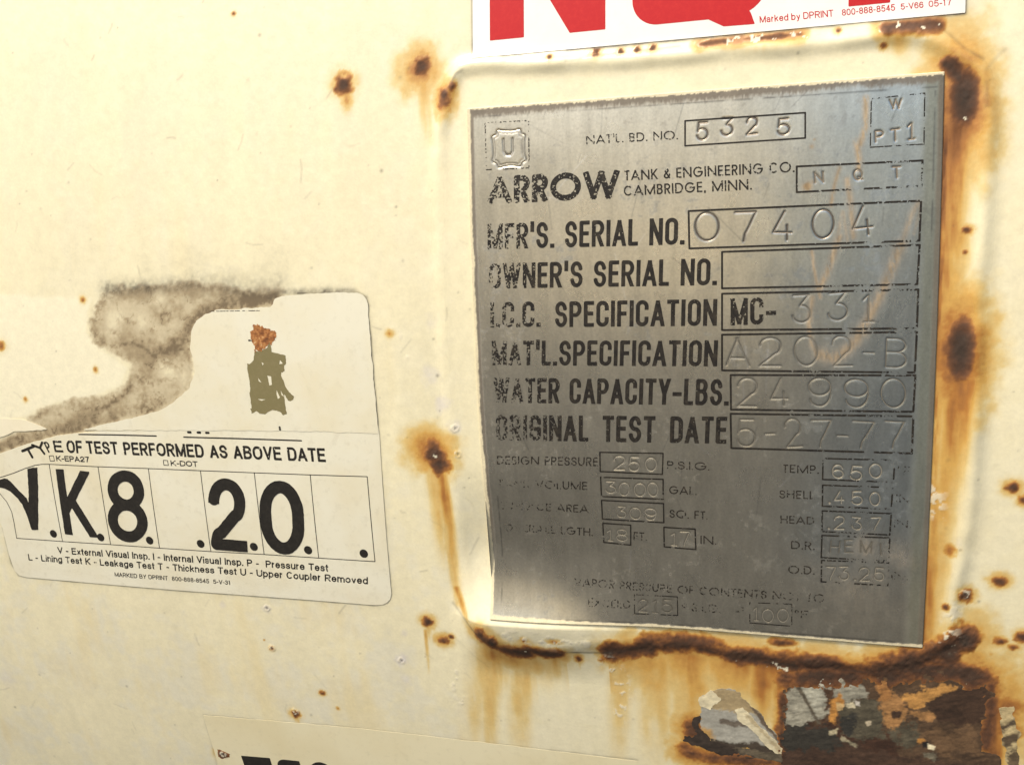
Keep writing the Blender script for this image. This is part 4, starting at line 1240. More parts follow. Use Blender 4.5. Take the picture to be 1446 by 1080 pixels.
for txt, a_, b_, c_, ex in (('DESIGN PRESSURE', (5.73, -35.76), (46.68, -35.07), (5.95, -32.20), .05), ('TANK VOLUME', (5.40, -45.63), (41.96, -45.12), (5.62, -42.17), .08), ('SURFACE AREA', (5.35, -55.35), (41.83, -54.87), (5.58, -51.98), .08), ('OVERALL LGTH.', (5.56, -65.37), (43.10, -64.87), (5.80, -61.94), .06),
                            ('P.S.I.G.', (73.13, -35.13), (88.82, -35.26), (73.19, -32.04), 0), ('GAL.', (73.73, -45.18), (83.99, -45.16), (73.80, -41.90), 0), ('SQ. FT.', (73.67, -54.85), (88.09, -54.82), (73.74, -51.51), .03), ('FT.', (59.42, -65.10), (64.68, -65.08), (59.53, -61.66), .12), ('IN.', (85.17, -64.88), (91.16, -64.95), (85.22, -61.50), 0),
                            ('TEMP.', (115.09, -35.13), (127.70, -35.07), (115.07, -32.00), .05), ('SHELL', (114.03, -45.07), (126.37, -44.92), (114.01, -41.89), .10), ('HEAD', (114.47, -54.84), (126.51, -54.75), (114.45, -51.75), .04), ('D.R.', (118.35, -64.85), (126.66, -64.76), (118.32, -61.57), .04), ('O.D.', (117.42, -74.90), (126.81, -74.67), (117.39, -71.55), .02),
                            ('°F', (154.23, -34.34), (158.20, -34.45), (154.13, -31.18), .02), ('IN.', (154.10, -44.86), (159.50, -44.87), (154.00, -41.78), .02), ('IN.', (153.70, -54.23), (159.38, -54.32), (153.60, -51.24), .0), ('IN.', (153.44, -74.74), (159.20, -74.74), (153.33, -71.63), .05),
                            ('VAPOR PRESSURE OF CONTENTS NOT TO', (34.51, -86.85), (130.53, -85.97), (34.70, -83.35), -.05), ('EXCEED', (40.24, -94.71), (57.25, -94.55), (40.42, -91.17), .10), ('P.S.I.G.', (77.44, -94.09), (92.45, -93.73), (77.53, -90.34), .10), ('AT', (97.29, -93.62), (101.56, -93.56), (97.32, -90.24), .25), ('°F', (119.90, -93.17), (124.79, -93.04), (119.87, -89.85), .06)):
    etched(txt, a_, b_, c_, SM, 'small', ex, M_ETCH_THIN)

ENTRY = [  # printed boxes, clockwise from the top left corner, and what is struck in them
    ('registration', .30, ((80.92, 91.70), (121.61, 91.69), (121.70, 83.21), (80.91, 83.05))), (('weld', 'test_mark'), .20, ((142.79, 94.76), (159.32, 95.38), (159.45, 78.87), (142.71, 78.83))), ('treatment', .34, ((118.98, 73.77), (159.13, 73.55), (159.00, 65.29), (119.07, 65.07))),
    ('serial', .36, ((82.09, 60.19), (159.00, 60.37), (158.78, 47.19), (82.28, 46.95))), (None, .36, ((93.79, 45.39), (158.93, 45.76), (158.51, 32.64), (93.77, 32.46))), ('specification', .36, ((93.77, 30.55), (158.89, 30.83), (158.82, 17.63), (93.74, 17.48))), ('material', .36, ((93.73, 15.80), (158.86, 16.41), (158.60, 2.35), (93.69, 2.77))),
    ('capacity', .36, ((96.71, 1.08), (158.86, 1.36), (158.58, -11.47), (96.81, -11.75))), ('test_date', .36, ((96.67, -13.31), (158.64, -13.11), (158.62, -26.47), (96.88, -26.32))),
    ('pressure', .28, ((47.58, -29.46), (71.78, -29.14), (71.34, -37.45), (47.44, -37.20))), ('volume', .28, ((47.50, -39.51), (71.57, -39.43), (71.40, -47.44), (47.48, -47.51))), ('area', .28, ((47.42, -49.13), (71.50, -49.17), (71.45, -57.01), (47.39, -57.12))), ('length_feet', .28, ((47.46, -58.90), (58.51, -58.90), (58.23, -67.43), (47.41, -67.18))), ('length_inches', .28, ((71.41, -58.92), (83.26, -58.99), (83.40, -67.34), (71.35, -67.06))),
    ('temperature', .28, ((129.07, -29.25), (153.13, -29.12), (152.92, -37.30), (129.07, -37.17))), ('shell_thickness', .28, ((129.11, -39.34), (152.75, -39.30), (152.53, -47.36), (129.12, -47.41))), ('head_thickness', .28, ((129.15, -49.20), (152.58, -49.12), (152.37, -57.32), (129.16, -57.26))), ('dish_radius', .28, ((129.18, -58.81), (152.41, -58.42), (152.23, -67.48), (129.08, -67.60))), ('diameter', .28, ((129.22, -68.73), (152.49, -68.16), (152.31, -77.25), (129.24, -77.40))),
    ('vapour_pressure', .2, ((59.04, -88.41), (75.93, -87.99), (75.88, -96.11), (58.88, -96.48))), ('vapour_temperature', .2, ((103.43, -88.20), (118.82, -87.53), (118.90, -96.92), (103.41, -96.94))),
]
GM = {'tone': M_GROOVE_TONE, 'dark': M_GROOVE_DARK, 'dull': M_GROOVE, 'bright': M_GROOVE_BRIGHT}
for key, hw, c4 in ENTRY:
    bx = strokes('entry_box', [list(c4) + [c4[0]]], hw, M_ETCH, plate, pl(.06), wear_fn('box', .02 if hw > .29 else .10), .11)
    for kk in ((key,) if isinstance(key, str) else (key or ())):
        ghw, kind, chars = STAMPS[kk]
        al_ = np.concatenate([np.array([a, b, c]) for _, a, b, c in chars])
        xs, ys, X, Y = grid_axes(al_[:, 0].min() - 1.5, al_[:, 0].max() + 1.5, al_[:, 1].min() - 1.5, al_[:, 1].max() + 1.5, .13)
        f = stamp_field(chars, ghw, X, Y)

        def hh(u, v, chars=chars, ghw=ghw, kind=kind):
            d = stamp_field(chars, ghw, u, v)
            return plate_h(u, v) - {'dull': .05, 'dark': .15, 'bright': .055}.get(kind, .10) * sstep(.05, -ghw, d) + .012
        sheet('stamped_entry', f, xs, ys, hh, GM[kind], bx, merge=False)
strokes('entry_box', [[(6.44, 95.97), (23.50, 95.73), (23.32, 78.47), (6.61, 78.72), (6.44, 95.97)]], .24, M_ETCH_THIN, plate, pl(.06), wear_fn('plain', .42), .11)
bxe = [o for o in COL.objects if o.name.startswith('entry_box')][-1]
xs, ys, X, Y = grid_axes(EMB_C[0] - 9, EMB_C[0] + 9, EMB_C[1] - 9, EMB_C[1] + 9, .13)


def emb_f(u, v):
    return np.minimum(np.minimum(seg_dist(u, v, emblem_ring())[0] - .26, seg_dist(u, v, EMB_U)[0] - .36), seg_dist(u, v, emblem_ring(.86))[0] - .08)


sheet('stamped_emblem', emb_f(X, Y), xs, ys, lambda u, v: plate_h(u, v) - .11 * sstep(.05, -.3, emb_f(u, v)) + .012, M_GROOVE, bxe, merge=False)


# ================================================================== decals
def drape(h):
    return lambda u, v: surf_h(u, v) + h


def decal(name, poly, res, torn=None, mat=None, parent=None, h=.22, thick=.22, holes=(), merge=True):
    P_ = np.asarray(poly)
    xs, ys, X, Y = grid_axes(P_[:, 0].min() - 1, P_[:, 0].max() + 1, P_[:, 1].min() - 1, P_[:, 1].max() + 1, res)
    f = poly_sd(X, Y, poly)
    if torn is not None:
        f = f + torn(X, Y)
    for hl in holes:
        f = np.maximum(f, -poly_sd(X, Y, hl))
    return sheet(name, f, xs, ys, drape(h), mat, parent, None, thick, merge)


# --- the inspection decal with VK8 20
decal_t = thing('test_decal', *(-130.07, -65.84), 'white inspection decal reading VK8 20, its upper left corner torn away', 'decal')
TEST = [(-248.32, -42.38), (-241.78, -39.34), (-224.15, -33.94), (-213.12, -31.24), (-204.75, -29.15), (-183.30, -27.11), (-123.82, -24.71), (-82.38, -24.05), (-44.94, -21.05), (-44.63, -24.67), (-46.71, -97.20), (-47.51, -99.66), (-49.23, -101.53), (-51.72, -102.78), (-55.82, -103.30),
        (-86.05, -103.37), (-155.91, -103.95), (-241.82, -103.72), (-245.92, -103.05), (-248.22, -100.49), (-249.24, -91.69), (-249.36, -77.70), (-251.65, -66.70), (-255.37, -57.73), (-256.59, -48.74)]
decal('backing', TEST, .4, lambda X, Y: .7 * (fbm(X, Y, 4, 3, 1301) - .5) * sstep(-40, -34, Y * 1.0 + 0) * sstep(-90, -110, X), M_VINYL, decal_t)
INK_H = drape(.27)


def tprint(text, a, b, c, sty, mat=None, label=None, shear=True, name='printed_lettering'):
    return lettering(name, text, a, b, c, sty, mat or M_BLACK, decal_t, INK_H, lambda u, v, f: (.20 - fbm(u, v, .8, 3, 1310)) * 3, None, shear, label)


HB = dict(HELV, s=.185, gap=.085, space=.27)
tprint('OF', (-202.65, -37.78), (-194.00, -37.85), (-202.25, -31.63), HB)
tprint('TEST PERFORMED AS ABOVE DATE', (-191.44, -37.77), (-70.25, -37.74), (-191.48, -31.68), dict(HB, space=.40))
tprint('E', (-209.59, -37.65), (-204.61, -37.67), (-209.87, -32.01), HB)
tprint('P', (-213.29, -38.11), (-210.76, -37.51), (-215.27, -33.01), dict(HB, s=.16))
tprint('P', (-213.73, -38.30), (-208.65, -36.93), (-215.44, -32.84), HB) if False else None
strokes('printed_lettering', [[(-221.85, -34.57), (-217.65, -35.83), (-215.79, -38.53)], [(-215.91, -33.20), (-217.65, -35.83)]], .62, M_BLACK, decal_t, INK_H, None, .1)
strokes('printed_lettering', [[(-228.20, -37.70), (-221.17, -35.24)], [(-224.90, -36.56), (-223.08, -40.50)]], .66, M_BLACK, decal_t, INK_H, None, .1)
tprint('K-EPA27', (-209.47, -41.99), (-191.06, -41.92), (-209.40, -39.30), HELVB)
tprint('K-DOT', (-147.42, -42.09), (-133.52, -42.06), (-147.37, -39.54), HELVB)
LW = .16
strokes('tick_box', [[(-213.18, -39.56), (-210.74, -39.41), (-210.65, -41.93), (-213.09, -42.08), (-213.18, -39.56)]], LW, M_BLACK, decal_t, INK_H, None, .09)
strokes('tick_box', [[(-151.08, -39.66), (-148.87, -39.69), (-148.76, -41.94), (-151.09, -41.92), (-151.08, -39.66)]], LW, M_BLACK, decal_t, INK_H, None, .09)
strokes('rule_line', [[(-194.44, -28.72), (-175.88, -28.46), (-152.97, -28.41)]], .30, M_BLACK, decal_t, INK_H, None, .1)
strokes('rule_line', [[(-138.72, -28.56), (-110.26, -28.52), (-80.88, -28.62)]], .30, M_BLACK, decal_t, INK_H, None, .1)
strokes('lettering_stub', [[(-136.21, -26.30), (-134.94, -26.27)], [(-131.35, -26.31), (-130.10, -26.28)], [(-127.07, -26.33), (-125.81, -26.30)]], .52, M_BLACK, decal_t, INK_H, None, .1)
# ruled cells
strokes('cell_grid', [[(-247.36, -52.69), (-244.56, -51.51), (-235.59, -48.84), (-228.42, -46.28), (-222.30, -44.48), (-218.10, -43.81), (-214.03, -43.67), (-188.32, -43.91), (-159.61, -43.80), (-132.70, -43.82), (-105.68, -43.80), (-78.28, -43.72), (-51.87, -43.47), (-52.53, -82.08), (-79.51, -82.22), (-106.27, -82.28), (-133.70, -82.60), (-160.77, -82.63), (-187.61, -82.52), (-215.04, -82.67), (-242.14, -82.64), (-241.58, -74.67), (-241.58, -68.77), (-243.28, -63.73), (-246.47, -59.52), (-248.07, -57.41)],
                      [(-214.03, -43.67), (-215.06, -82.75)], [(-186.76, -43.92), (-187.61, -82.52)], [(-159.61, -43.80), (-160.77, -82.63)], [(-132.52, -43.81), (-133.52, -82.66)], [(-105.51, -43.79), (-106.27, -82.28)], [(-78.45, -43.73), (-79.34, -82.21)]], .17, M_BLACK, decal_t, INK_H, None, .1)
for cx in ((-219.49, -78.96), (-192.43, -79.18), (-165.43, -79.10), (-138.25, -79.10), (-110.90, -78.89), (-84.02, -78.78), (-57.36, -78.67)):
    xs, ys, X, Y = grid_axes(cx[0] - 4, cx[0] + 4, cx[1] - 4, cx[1] + 4, .12)
    sheet('cell_dot', np.hypot(X - cx[0], Y - cx[1]) - 1.98, xs, ys, INK_H, M_BLACK, decal_t)
# the applied characters: separate black film
VP = [(-227.11, -46.30), (-221.17, -45.49), (-223.06, -56.34), (-228.01, -77.42), (-231.82, -77.64), (-233.03, -69.80), (-234.31, -64.76), (-236.44, -61.42), (-239.88, -58.32), (-243.30, -56.85), (-246.15, -56.43), (-245.28, -52.79), (-242.10, -51.77), (-240.03, -51.86), (-237.63, -54.09), (-235.36, -56.86), (-232.64, -59.44), (-231.01, -61.35), (-230.44, -64.57), (-228.67, -56.58)]
xs, ys, X, Y = grid_axes(min(p[0] for p in VP) - 1, max(p[0] for p in VP) + 1, min(p[1] for p in VP) - 1, max(p[1] for p in VP) + 1, .2)
tag(sheet('applied_character', poly_sd(X, Y, VP) + .4 * (fbm(X, Y, 2, 2, 7) - .5), xs, ys, drape(.32), M_BLACK, decal_t, None, .08), 'letter V with its left arm bent and smeared')


def applied(ch, a, b, c, sty=BIG):
    xf, ln, H = affine(a, b, c)
    boxes = [(ch, 0, ln / H)]
    xs = np.arange(-1, ln + 1.5, .2); ys = np.arange(-1, H + 1.2, .2)
    X, Y = np.meshgrid(xs, ys)
    f = text_field(boxes, sty, xs, ys, H)
    f = np.maximum(f, np.maximum(-X, X - ln)) + .25 * (fbm(X, Y, 3, 2, 8) - .5)
    return sheet('applied_character', f, xs, ys, drape(.32), M_BLACK, decal_t, xf, .08)


applied('K', (-212.68, -78.74), (-194.09, -79.46), (-210.86, -45.82), dict(BIG, s=.135))
applied('8', (-187.81, -80.72), (-166.13, -80.65), (-183.31, -45.17), BIG)
applied('2', (-132.96, -81.57), (-114.23, -81.76), (-129.74, -46.84), dict(BIG, s=.16))
applied('0', (-106.87, -81.63), (-85.28, -81.58), (-104.38, -46.99), dict(BIG, s=.165))
LG = dict(HELV, s=.175, gap=.085, space=.36)
tprint('V - External Visual Insp. I - Internal Visual Insp. P -  Pressure Test', (-219.33, -89.27), (-75.57, -88.50), (-218.96, -85.77), LG)
tprint('L - Lining Test K - Leakage Test T - Thickness Test U - Upper Coupler Removed', (-237.96, -94.19), (-57.22, -93.23), (-237.56, -90.73), LG)
tprint('MARKED BY DPRINT  800-888-8545  5-V-31', (-188.98, -99.22), (-126.30, -98.89), (-188.74, -96.95), dict(LG, s=.165), M_GREYINK)

# --- the blank film stuck over the decal's upper half
cover = thing('cover_film', *(-79.32, 5.51), 'blank yellowed white film with an olive glue smear, stuck above the VK8 20 characters', 'film')
COV = [(-114.17, 27.53), (-100.54, 27.80), (-90.15, 28.10), (-88.40, 29.25), (-87.21, 31.58), (-84.14, 32.84), (-70.44, 33.48), (-49.84, 33.53), (-47.42, 32.50), (-45.98, 30.63), (-45.38, 28.05), (-44.95, -24.68), (-82.41, -24.36), (-123.88, -25.20), (-167.90, -26.08), (-194.10, -26.87), (-182.78, -24.10), (-167.12, -21.30),
       (-149.74, -16.91), (-140.71, -12.28), (-132.71, -6.17), (-129.03, 0.42), (-129.65, 6.93), (-130.16, 11.56), (-129.03, 18.30), (-125.73, 22.84), (-121.24, 25.82)]
decal('film', COV, .4, lambda X, Y: 1.0 * (fbm(X, Y, 3.5, 4, 1320) - .5) * sstep(40, -20, -X * 0 + (X + 40) * 1.0), M_VINYL_COVER, cover, .33, .11)
OLV = [(-98.59, 9.69), (-99.34, 10.60), (-99.42, 11.50), (-97.33, 12.10), (-92.36, 11.49), (-91.82, 13.58), (-90.51, 13.28), (-91.34, 15.07), (-90.92, 9.09), (-84.70, 8.04), (-84.34, 4.89), (-85.42, 3.99), (-85.50, 1.58), (-87.18, -0.24), (-86.39, -2.35), (-86.01, -5.08), (-84.56, -7.19), (-82.25, -8.99), (-82.58, -10.52), (-84.01, -11.45), (-85.03, -11.62), (-86.26, -9.04), (-87.27, -7.53),
       (-86.65, -14.25), (-86.25, -16.71), (-88.04, -17.67), (-89.25, -16.46), (-91.19, -15.72), (-93.21, -15.60), (-95.35, -16.57), (-96.45, -17.21), (-99.55, -17.42), (-100.41, -16.04), (-103.31, -17.33), (-103.56, -15.16), (-103.18, -14.84), (-103.27, -8.33), (-102.68, -6.17), (-102.81, -1.26), (-103.16, 1.80), (-103.00, 4.84), (-102.12, 5.15), (-100.63, 6.36)]
OLV = [(-98.90, 9.99), (-96.90, 9.69), (-92.36, 11.49), (-91.99, 13.58), (-91.15, 13.58), (-90.72, 9.39), (-84.53, 8.04), (-84.37, 4.59), (-85.45, 3.69), (-85.50, 1.58), (-87.12, 0.37), (-86.43, -2.66), (-85.71, -5.38), (-84.26, -7.49), (-82.28, -9.29), (-82.61, -10.82), (-84.19, -11.61), (-85.16, -11.32), (-86.39, -8.74), (-86.86, -8.44), (-86.65, -14.25), (-86.29, -17.02), (-88.04, -17.67), (-89.25, -16.46), (-91.19, -15.72), (-93.21, -15.60), (-95.69, -16.57), (-96.81, -17.37), (-99.53, -17.26), (-100.75, -16.04), (-103.29, -17.18), (-103.56, -15.16),
       (-103.01, -14.84), (-103.27, -8.33), (-102.68, -6.17), (-102.81, -1.26), (-103.16, 1.80), (-103.03, 4.54), (-101.87, 4.24), (-99.64, 6.06)]
HOLES = [[(-96.02, 5.16), (-95.07, 4.56), (-95.67, 3.65)], [(-93.92, -0.59), (-92.10, -0.88), (-92.15, -4.53), (-93.37, -4.85), (-93.61, -2.41)], [(-98.42, -1.53), (-96.96, -3.66), (-98.25, -3.06)], [(-90.19, -6.65), (-88.87, -9.99), (-89.95, -10.62), (-90.39, -8.48)], [(-88.21, -6.93), (-86.83, -9.66), (-88.07, -8.76)], [(-99.79, -10.76), (-95.72, -10.85), (-97.83, -11.50)], [(-87.21, 6.09), (-86.03, 4.59), (-87.72, 4.28)], [(-87.06, 0.97), (-86.12, 0.37), (-86.73, -2.35), (-87.38, -0.54)]]
P_ = np.asarray(OLV)
xs, ys, X, Y = grid_axes(P_[:, 0].min() - 1, P_[:, 0].max() + 1, P_[:, 1].min() - 1, P_[:, 1].max() + 1, .13)
f = poly_sd(X, Y, OLV) + .5 * (fbm(X * .6, Y, .9, 3, 1330) - .5)
for hl in HOLES:
    f = np.maximum(f, -poly_sd(X, Y, hl))
sheet('glue_smear', f, xs, ys, drape(.37), M_OLIVE, cover)
RSP = [(-98.17, 20.78), (-93.87, 20.15), (-88.71, 18.33), (-88.21, 16.54), (-89.79, 13.87), (-90.60, 12.38), (-91.40, 14.48), (-92.69, 11.49), (-96.23, 9.69), (-98.25, 9.69), (-99.24, 13.31), (-99.83, 17.51)]
P_ = np.asarray(RSP)
xs, ys, X, Y = grid_axes(P_[:, 0].min() - 3, P_[:, 0].max() + 3, P_[:, 1].min() - 3, P_[:, 1].max() + 3, .13)
f = poly_sd(X, Y, RSP) + 2.6 * (fbm(X, Y, 1.6, 4, 1331, .65) - .5)
kr = Mat('crusty rust bloom')
kr.set(Base_Color=kr.ramp(kr.noise(420, 5, .65), [(.30, (.10, .035, .013)), (.47, (.27, .10, .028)), (.60, (.46, .21, .065)), (.70, (.62, .46, .26))]), Roughness=.9)
kr.bump(kr.noise(600, 4), .6, .0006)
sheet('rust_bloom', f, xs, ys, lambda u, v: surf_h(u, v) + .36 + .10 * fbm(u, v, 1.2, 3, 5), kr.m, cover, None, .03, False)
strokes('printed_rule', [[(-119.06, 26.84), (-107.40, 26.85), (-94.93, 26.84)]], .16, M_GREYINK, cover, drape(.37), wear_fn('plain', .15), .1)
strokes('lettering_stub', [[(-101.16, 14.36), (-100.48, 14.36)], [(-99.65, 14.21), (-99.15, 14.21)]], .35, M_GREYINK, cover, drape(.37), None, .1)
strokes('lettering_stub', [[(-90.44, -23.93), (-90.50, -23.00)]], .5, M_GREYINK, cover, drape(.37), None, .1)

# --- the pointed scrap of cream film left of the decal
scrap = [(-255.39, -25.01), (-238.12, -22.23), (-225.84, -22.16), (-218.90, -23.88), (-210.65, -26.75), (-222.92, -27.90), (-231.14, -28.27), (-240.09, -31.61), (-257.59, -34.88)]
fo = decal('film_scrap', scrap, .3, lambda X, Y: .8 * (fbm(X, Y, 5, 3, 1340) - .5), M_FLAP, None, .24, .1)
tag(fo, 'pointed cream film scrap left of the torn decal, above its bent V', 'scrap')

# --- the big red NQT decal
nqt = thing('lettered_decal', *(88.72, 133.17), 'clean white decal with huge red letters above the steel data plate', 'decal')
uL, uR = (1.42, 126.50)[0], (171.22, 122.37)[0]
NB = [(1.63, 120.45), (171.25, 120.44)]
ex = np.array(NB[1]) - np.array(NB[0]); ey = np.array([-ex[1], ex[0]]) / np.linalg.norm(ex)
DEC_H = 74.0
decal('backing', [NB[0], NB[1], tuple(np.array(NB[1]) + ey * DEC_H), tuple(np.array(NB[0]) + ey * DEC_H)], .5, None, M_VINYL_NEW, nqt, .2, .2)


def big_red(paths, hw_fn=None):
    pass


def red_letter(polys, holes=(), name='red_letter'):
    allp = np.concatenate([np.asarray(p) for p in polys])
    xs, ys, X, Y = grid_axes(allp[:, 0].min() - 1, allp[:, 0].max() + 1, allp[:, 1].min() - 1, allp[:, 1].max() + 1, .3)
    f = np.full(X.shape, 99.)
    for p in polys:
        f = np.minimum(f, poly_sd(X, Y, p))
    for p in holes:
        f = np.maximum(f, -poly_sd(X, Y, p))
    return sheet(name, f, xs, ys, drape(.25), M_RED, nqt)


exn = ex / np.linalg.norm(ex)
LH = 52.0


def at(p, x, y):
    """mm along / above the decal's lettering base line starting at p"""
    q = np.array(p) + exn * x + ey * y
    return (q[0], q[1])


N0 = (8.42, 126.38)
nw = np.linalg.norm(np.array((52.25, 126.14)) - np.array(N0)); sw = np.linalg.norm(np.array((21.66, 126.33)) - np.array(N0)); dw = np.linalg.norm(np.array((52.25, 126.14)) - np.array((39.01, 126.25)))
red_letter([[at(N0, 0, 0), at(N0, sw, 0), at(N0, sw, LH), at(N0, 0, LH)], [at(N0, nw - sw, 0), at(N0, nw, 0), at(N0, nw, LH), at(N0, nw - sw, LH)],
            [at(N0, nw - dw, 0), at(N0, nw, 0), at(N0, dw, LH), at(N0, 0, LH)]])
q0, q1 = (62.03, 133.44), (97.92, 132.22)
Q0 = np.array((62.04, 126.21)); qw = np.linalg.norm(np.array((109.61, 126.22)) - Q0)
b0 = (70.15, 126.31)
base_off = np.dot(np.array(b0) - Q0, ey)


def rrect(p, x0, y0, x1, y1, r, n=10, rbr=None):
    out = []
    rb = r
    for cx, cy, a0, r in ((x1 - (rbr or rb), y0 + (rbr or rb), -90, rbr or rb), (x1 - rb, y1 - rb, 0, rb), (x0 + rb, y1 - rb, 90, rb), (x0 + rb, y0 + rb, 180, rb)):
        for k in range(n + 1):
            t = math.radians(a0 + 90 * k / n)
            out.append(at(p, cx + r * math.cos(t), cy + r * math.sin(t)))
    return out


red_letter([rrect(Q0, 0, base_off, qw, LH + .5, 9.0, 10, 13.0), [(88.75, 126.34), (94.11, 123.40), (104.66, 123.23), (103.21, 127.34), (98.40, 132.17), (91.15, 132.92)]],
           [rrect(Q0, 12, base_off + 11.5, qw - 12, LH - 11, 3.5)])
T0 = (135.18, 126.02); tw = np.linalg.norm(np.array((148.31, 126.08)) - np.array(T0))
red_letter([[at(T0, 0, 0), at(T0, tw, 0), at(T0, tw, LH), at(T0, 0, LH)], [at(T0, -13, LH - 11), at(T0, tw + 13, LH - 11), at(T0, tw + 13, LH), at(T0, -13, LH)]])
for txt, a_, b_, c_ in (('Marked by DPRINT', (106.32, 123.43), (130.46, 123.21), (106.19, 125.72)), ('800-888-8545', (133.18, 123.18), (149.89, 123.26), (133.04, 125.30)), ('5-V66', (151.64, 123.32), (158.60, 123.31), (151.50, 125.29)), ('05-17', (160.22, 123.30), (167.07, 123.25), (160.07, 125.33))):
    lettering('printed_lettering', txt, a_, b_, c_, dict(HELV, s=.13, gap=.10), M_RED, nqt, drape(.25), None, .09)

# --- the yellowed decal at the bottom
yel = thing('yellowed_decal', *(-58.73, -199.42), 'yellowed film decal with heavy black letters at the foot of the tank wall', 'decal')
YB = [(-157.48, -174.57), (-75.66, -170.96), (0.03, -170.18), (56.61, -170.19)]
low_edge = [(p[0], p[1] - 70) for p in YB]
decal('backing', YB + [(low_edge[3][0], low_edge[3][1])] + [(low_edge[0][0] + 2, low_edge[0][1])], .6, lambda X, Y: .5 * (fbm(X, Y, 7, 3, 1350) - .5), M_VINYL_OLD, yel, .07, .06)
YH = 40.0
ya, yb = np.array((-141.49, -197.58)), np.array((-64.97, -193.45))
en = (yb - ya) / np.linalg.norm(yb - ya); ep = np.array([en[1], -en[0]]) * YH


def ylet(ch, pa, pb):
    a = np.array(pa); b = np.array(pb)
    base_a = a + ep; base_b = b + ep
    xf, ln, H = affine(base_a, base_b, a)
    xs = np.arange(-1, ln + 1.5, .25); ys = np.arange(-1, H + 1.2, .25)
    f = text_field([(ch, 0, ln / H)], dict(HELVB, s=.24), xs, ys, H)
    X, Y = np.meshgrid(xs, ys)
    f = np.maximum(f, np.maximum(-X, X - ln))
    sheet('heavy_letter', f, xs, ys, drape(.10), M_BLACK, yel, xf)


ylet('T', (-141.90, -197.64), (-125.26, -196.63))
ylet('E', (-122.33, -196.62), (-109.07, -196.09))
ylet('S', (-106.20, -195.19), (-89.49, -194.76))

# --- the rotten remains of a decal at the lower right
rot = thing('rotten_decal', *(140.95, -138.79), 'rotten brown and grey decal remains below the rusty bottom weld', 'decal')


def paint_patch(name, poly, layers, h, res=.32, rag=2.2, seed=0, thick=.3, rel=.5, label=None, con=1.0):
    """ragged film: layers = (polygon, colour, feather mm, break-up), later ones on top"""
    P_ = np.asarray(poly)
    xs, ys, X, Y = grid_axes(P_[:, 0].min() - 2, P_[:, 0].max() + 2, P_[:, 1].min() - 2, P_[:, 1].max() + 2, res)
    f = poly_sd(X, Y, poly) + rag * (fbm(X, Y, 4, 4, 1400 + seed) - .5)
    V2, F2, C2, S2 = march(f, xs, ys, False)
    u, v = V2[:, 0], V2[:, 1]
    hh = h + rel * (fbm(u, v, 2.0, 4, 1410 + seed))
    W2 = B(u, v, surf_h(u, v) + hh)
    col = np.tile(np.array(layers[0][1], float), (len(u), 1))
    for k, (pg, cc, fe, br) in enumerate(layers[1:]):
        d = poly_sd(u, v, pg) + br * (fbm(u, v, 3.2, 4, 1420 + seed * 7 + k) - .5) + br * .45 * (fbm(u, v, .9, 2, 1440 + k) - .5)
        m = sstep(fe, -fe, d)[:, None]
        col = col * (1 - m) + np.array(cc) * m
    sm_ = fbm(u * .5 + v * .9, v * 2.2 - u * .9, 3.0, 4, 1450 + seed, .6)
    g = (.45 + 1.1 * sm_) * (.7 + .6 * fbm(u, v, 1.0, 3, 1460 + seed)) * (.8 + .4 * fbm(u, v, 6, 3, 1470 + seed))
    col = col * (1 + con * (g - 1))[:, None]
    if len(S2) and thick:
        s = S2.reshape(-1, 2)
        top = surf_h(s[:, 0], s[:, 1]) + h + rel * fbm(s[:, 0], s[:, 1], 2.0, 4, 1410 + seed)
        a = B(s[:, 0], s[:, 1], top).reshape(-1, 2, 3); b = B(s[:, 0], s[:, 1], top - thick - rel).reshape(-1, 2, 3)
        q = np.stack([a[:, 1], a[:, 0], b[:, 0], b[:, 1]], 1).reshape(-1, 3)
        W2 = np.concatenate([W2, q]); C2 = np.concatenate([C2, np.full(len(S2), 4)]); F2 = np.arange(len(W2))
        col = np.concatenate([col, np.tile(np.array(layers[0][1]) * .8, (len(q), 1))])
    me = mesh_from(name, W2, F2, C2)
    ca = me.attributes.new('albedo', 'FLOAT_COLOR', 'POINT')
    ca.data.foreach_set('color', np.concatenate([col, np.ones((len(col), 1))], 1).astype(np.float32).ravel())
    ra = me.attributes.new('rough', 'FLOAT', 'POINT'); ra.data.foreach_set('value', np.full(len(col), .62, np.float32))
    return tag(link(name, me, M_RESIDUE, rot), label)


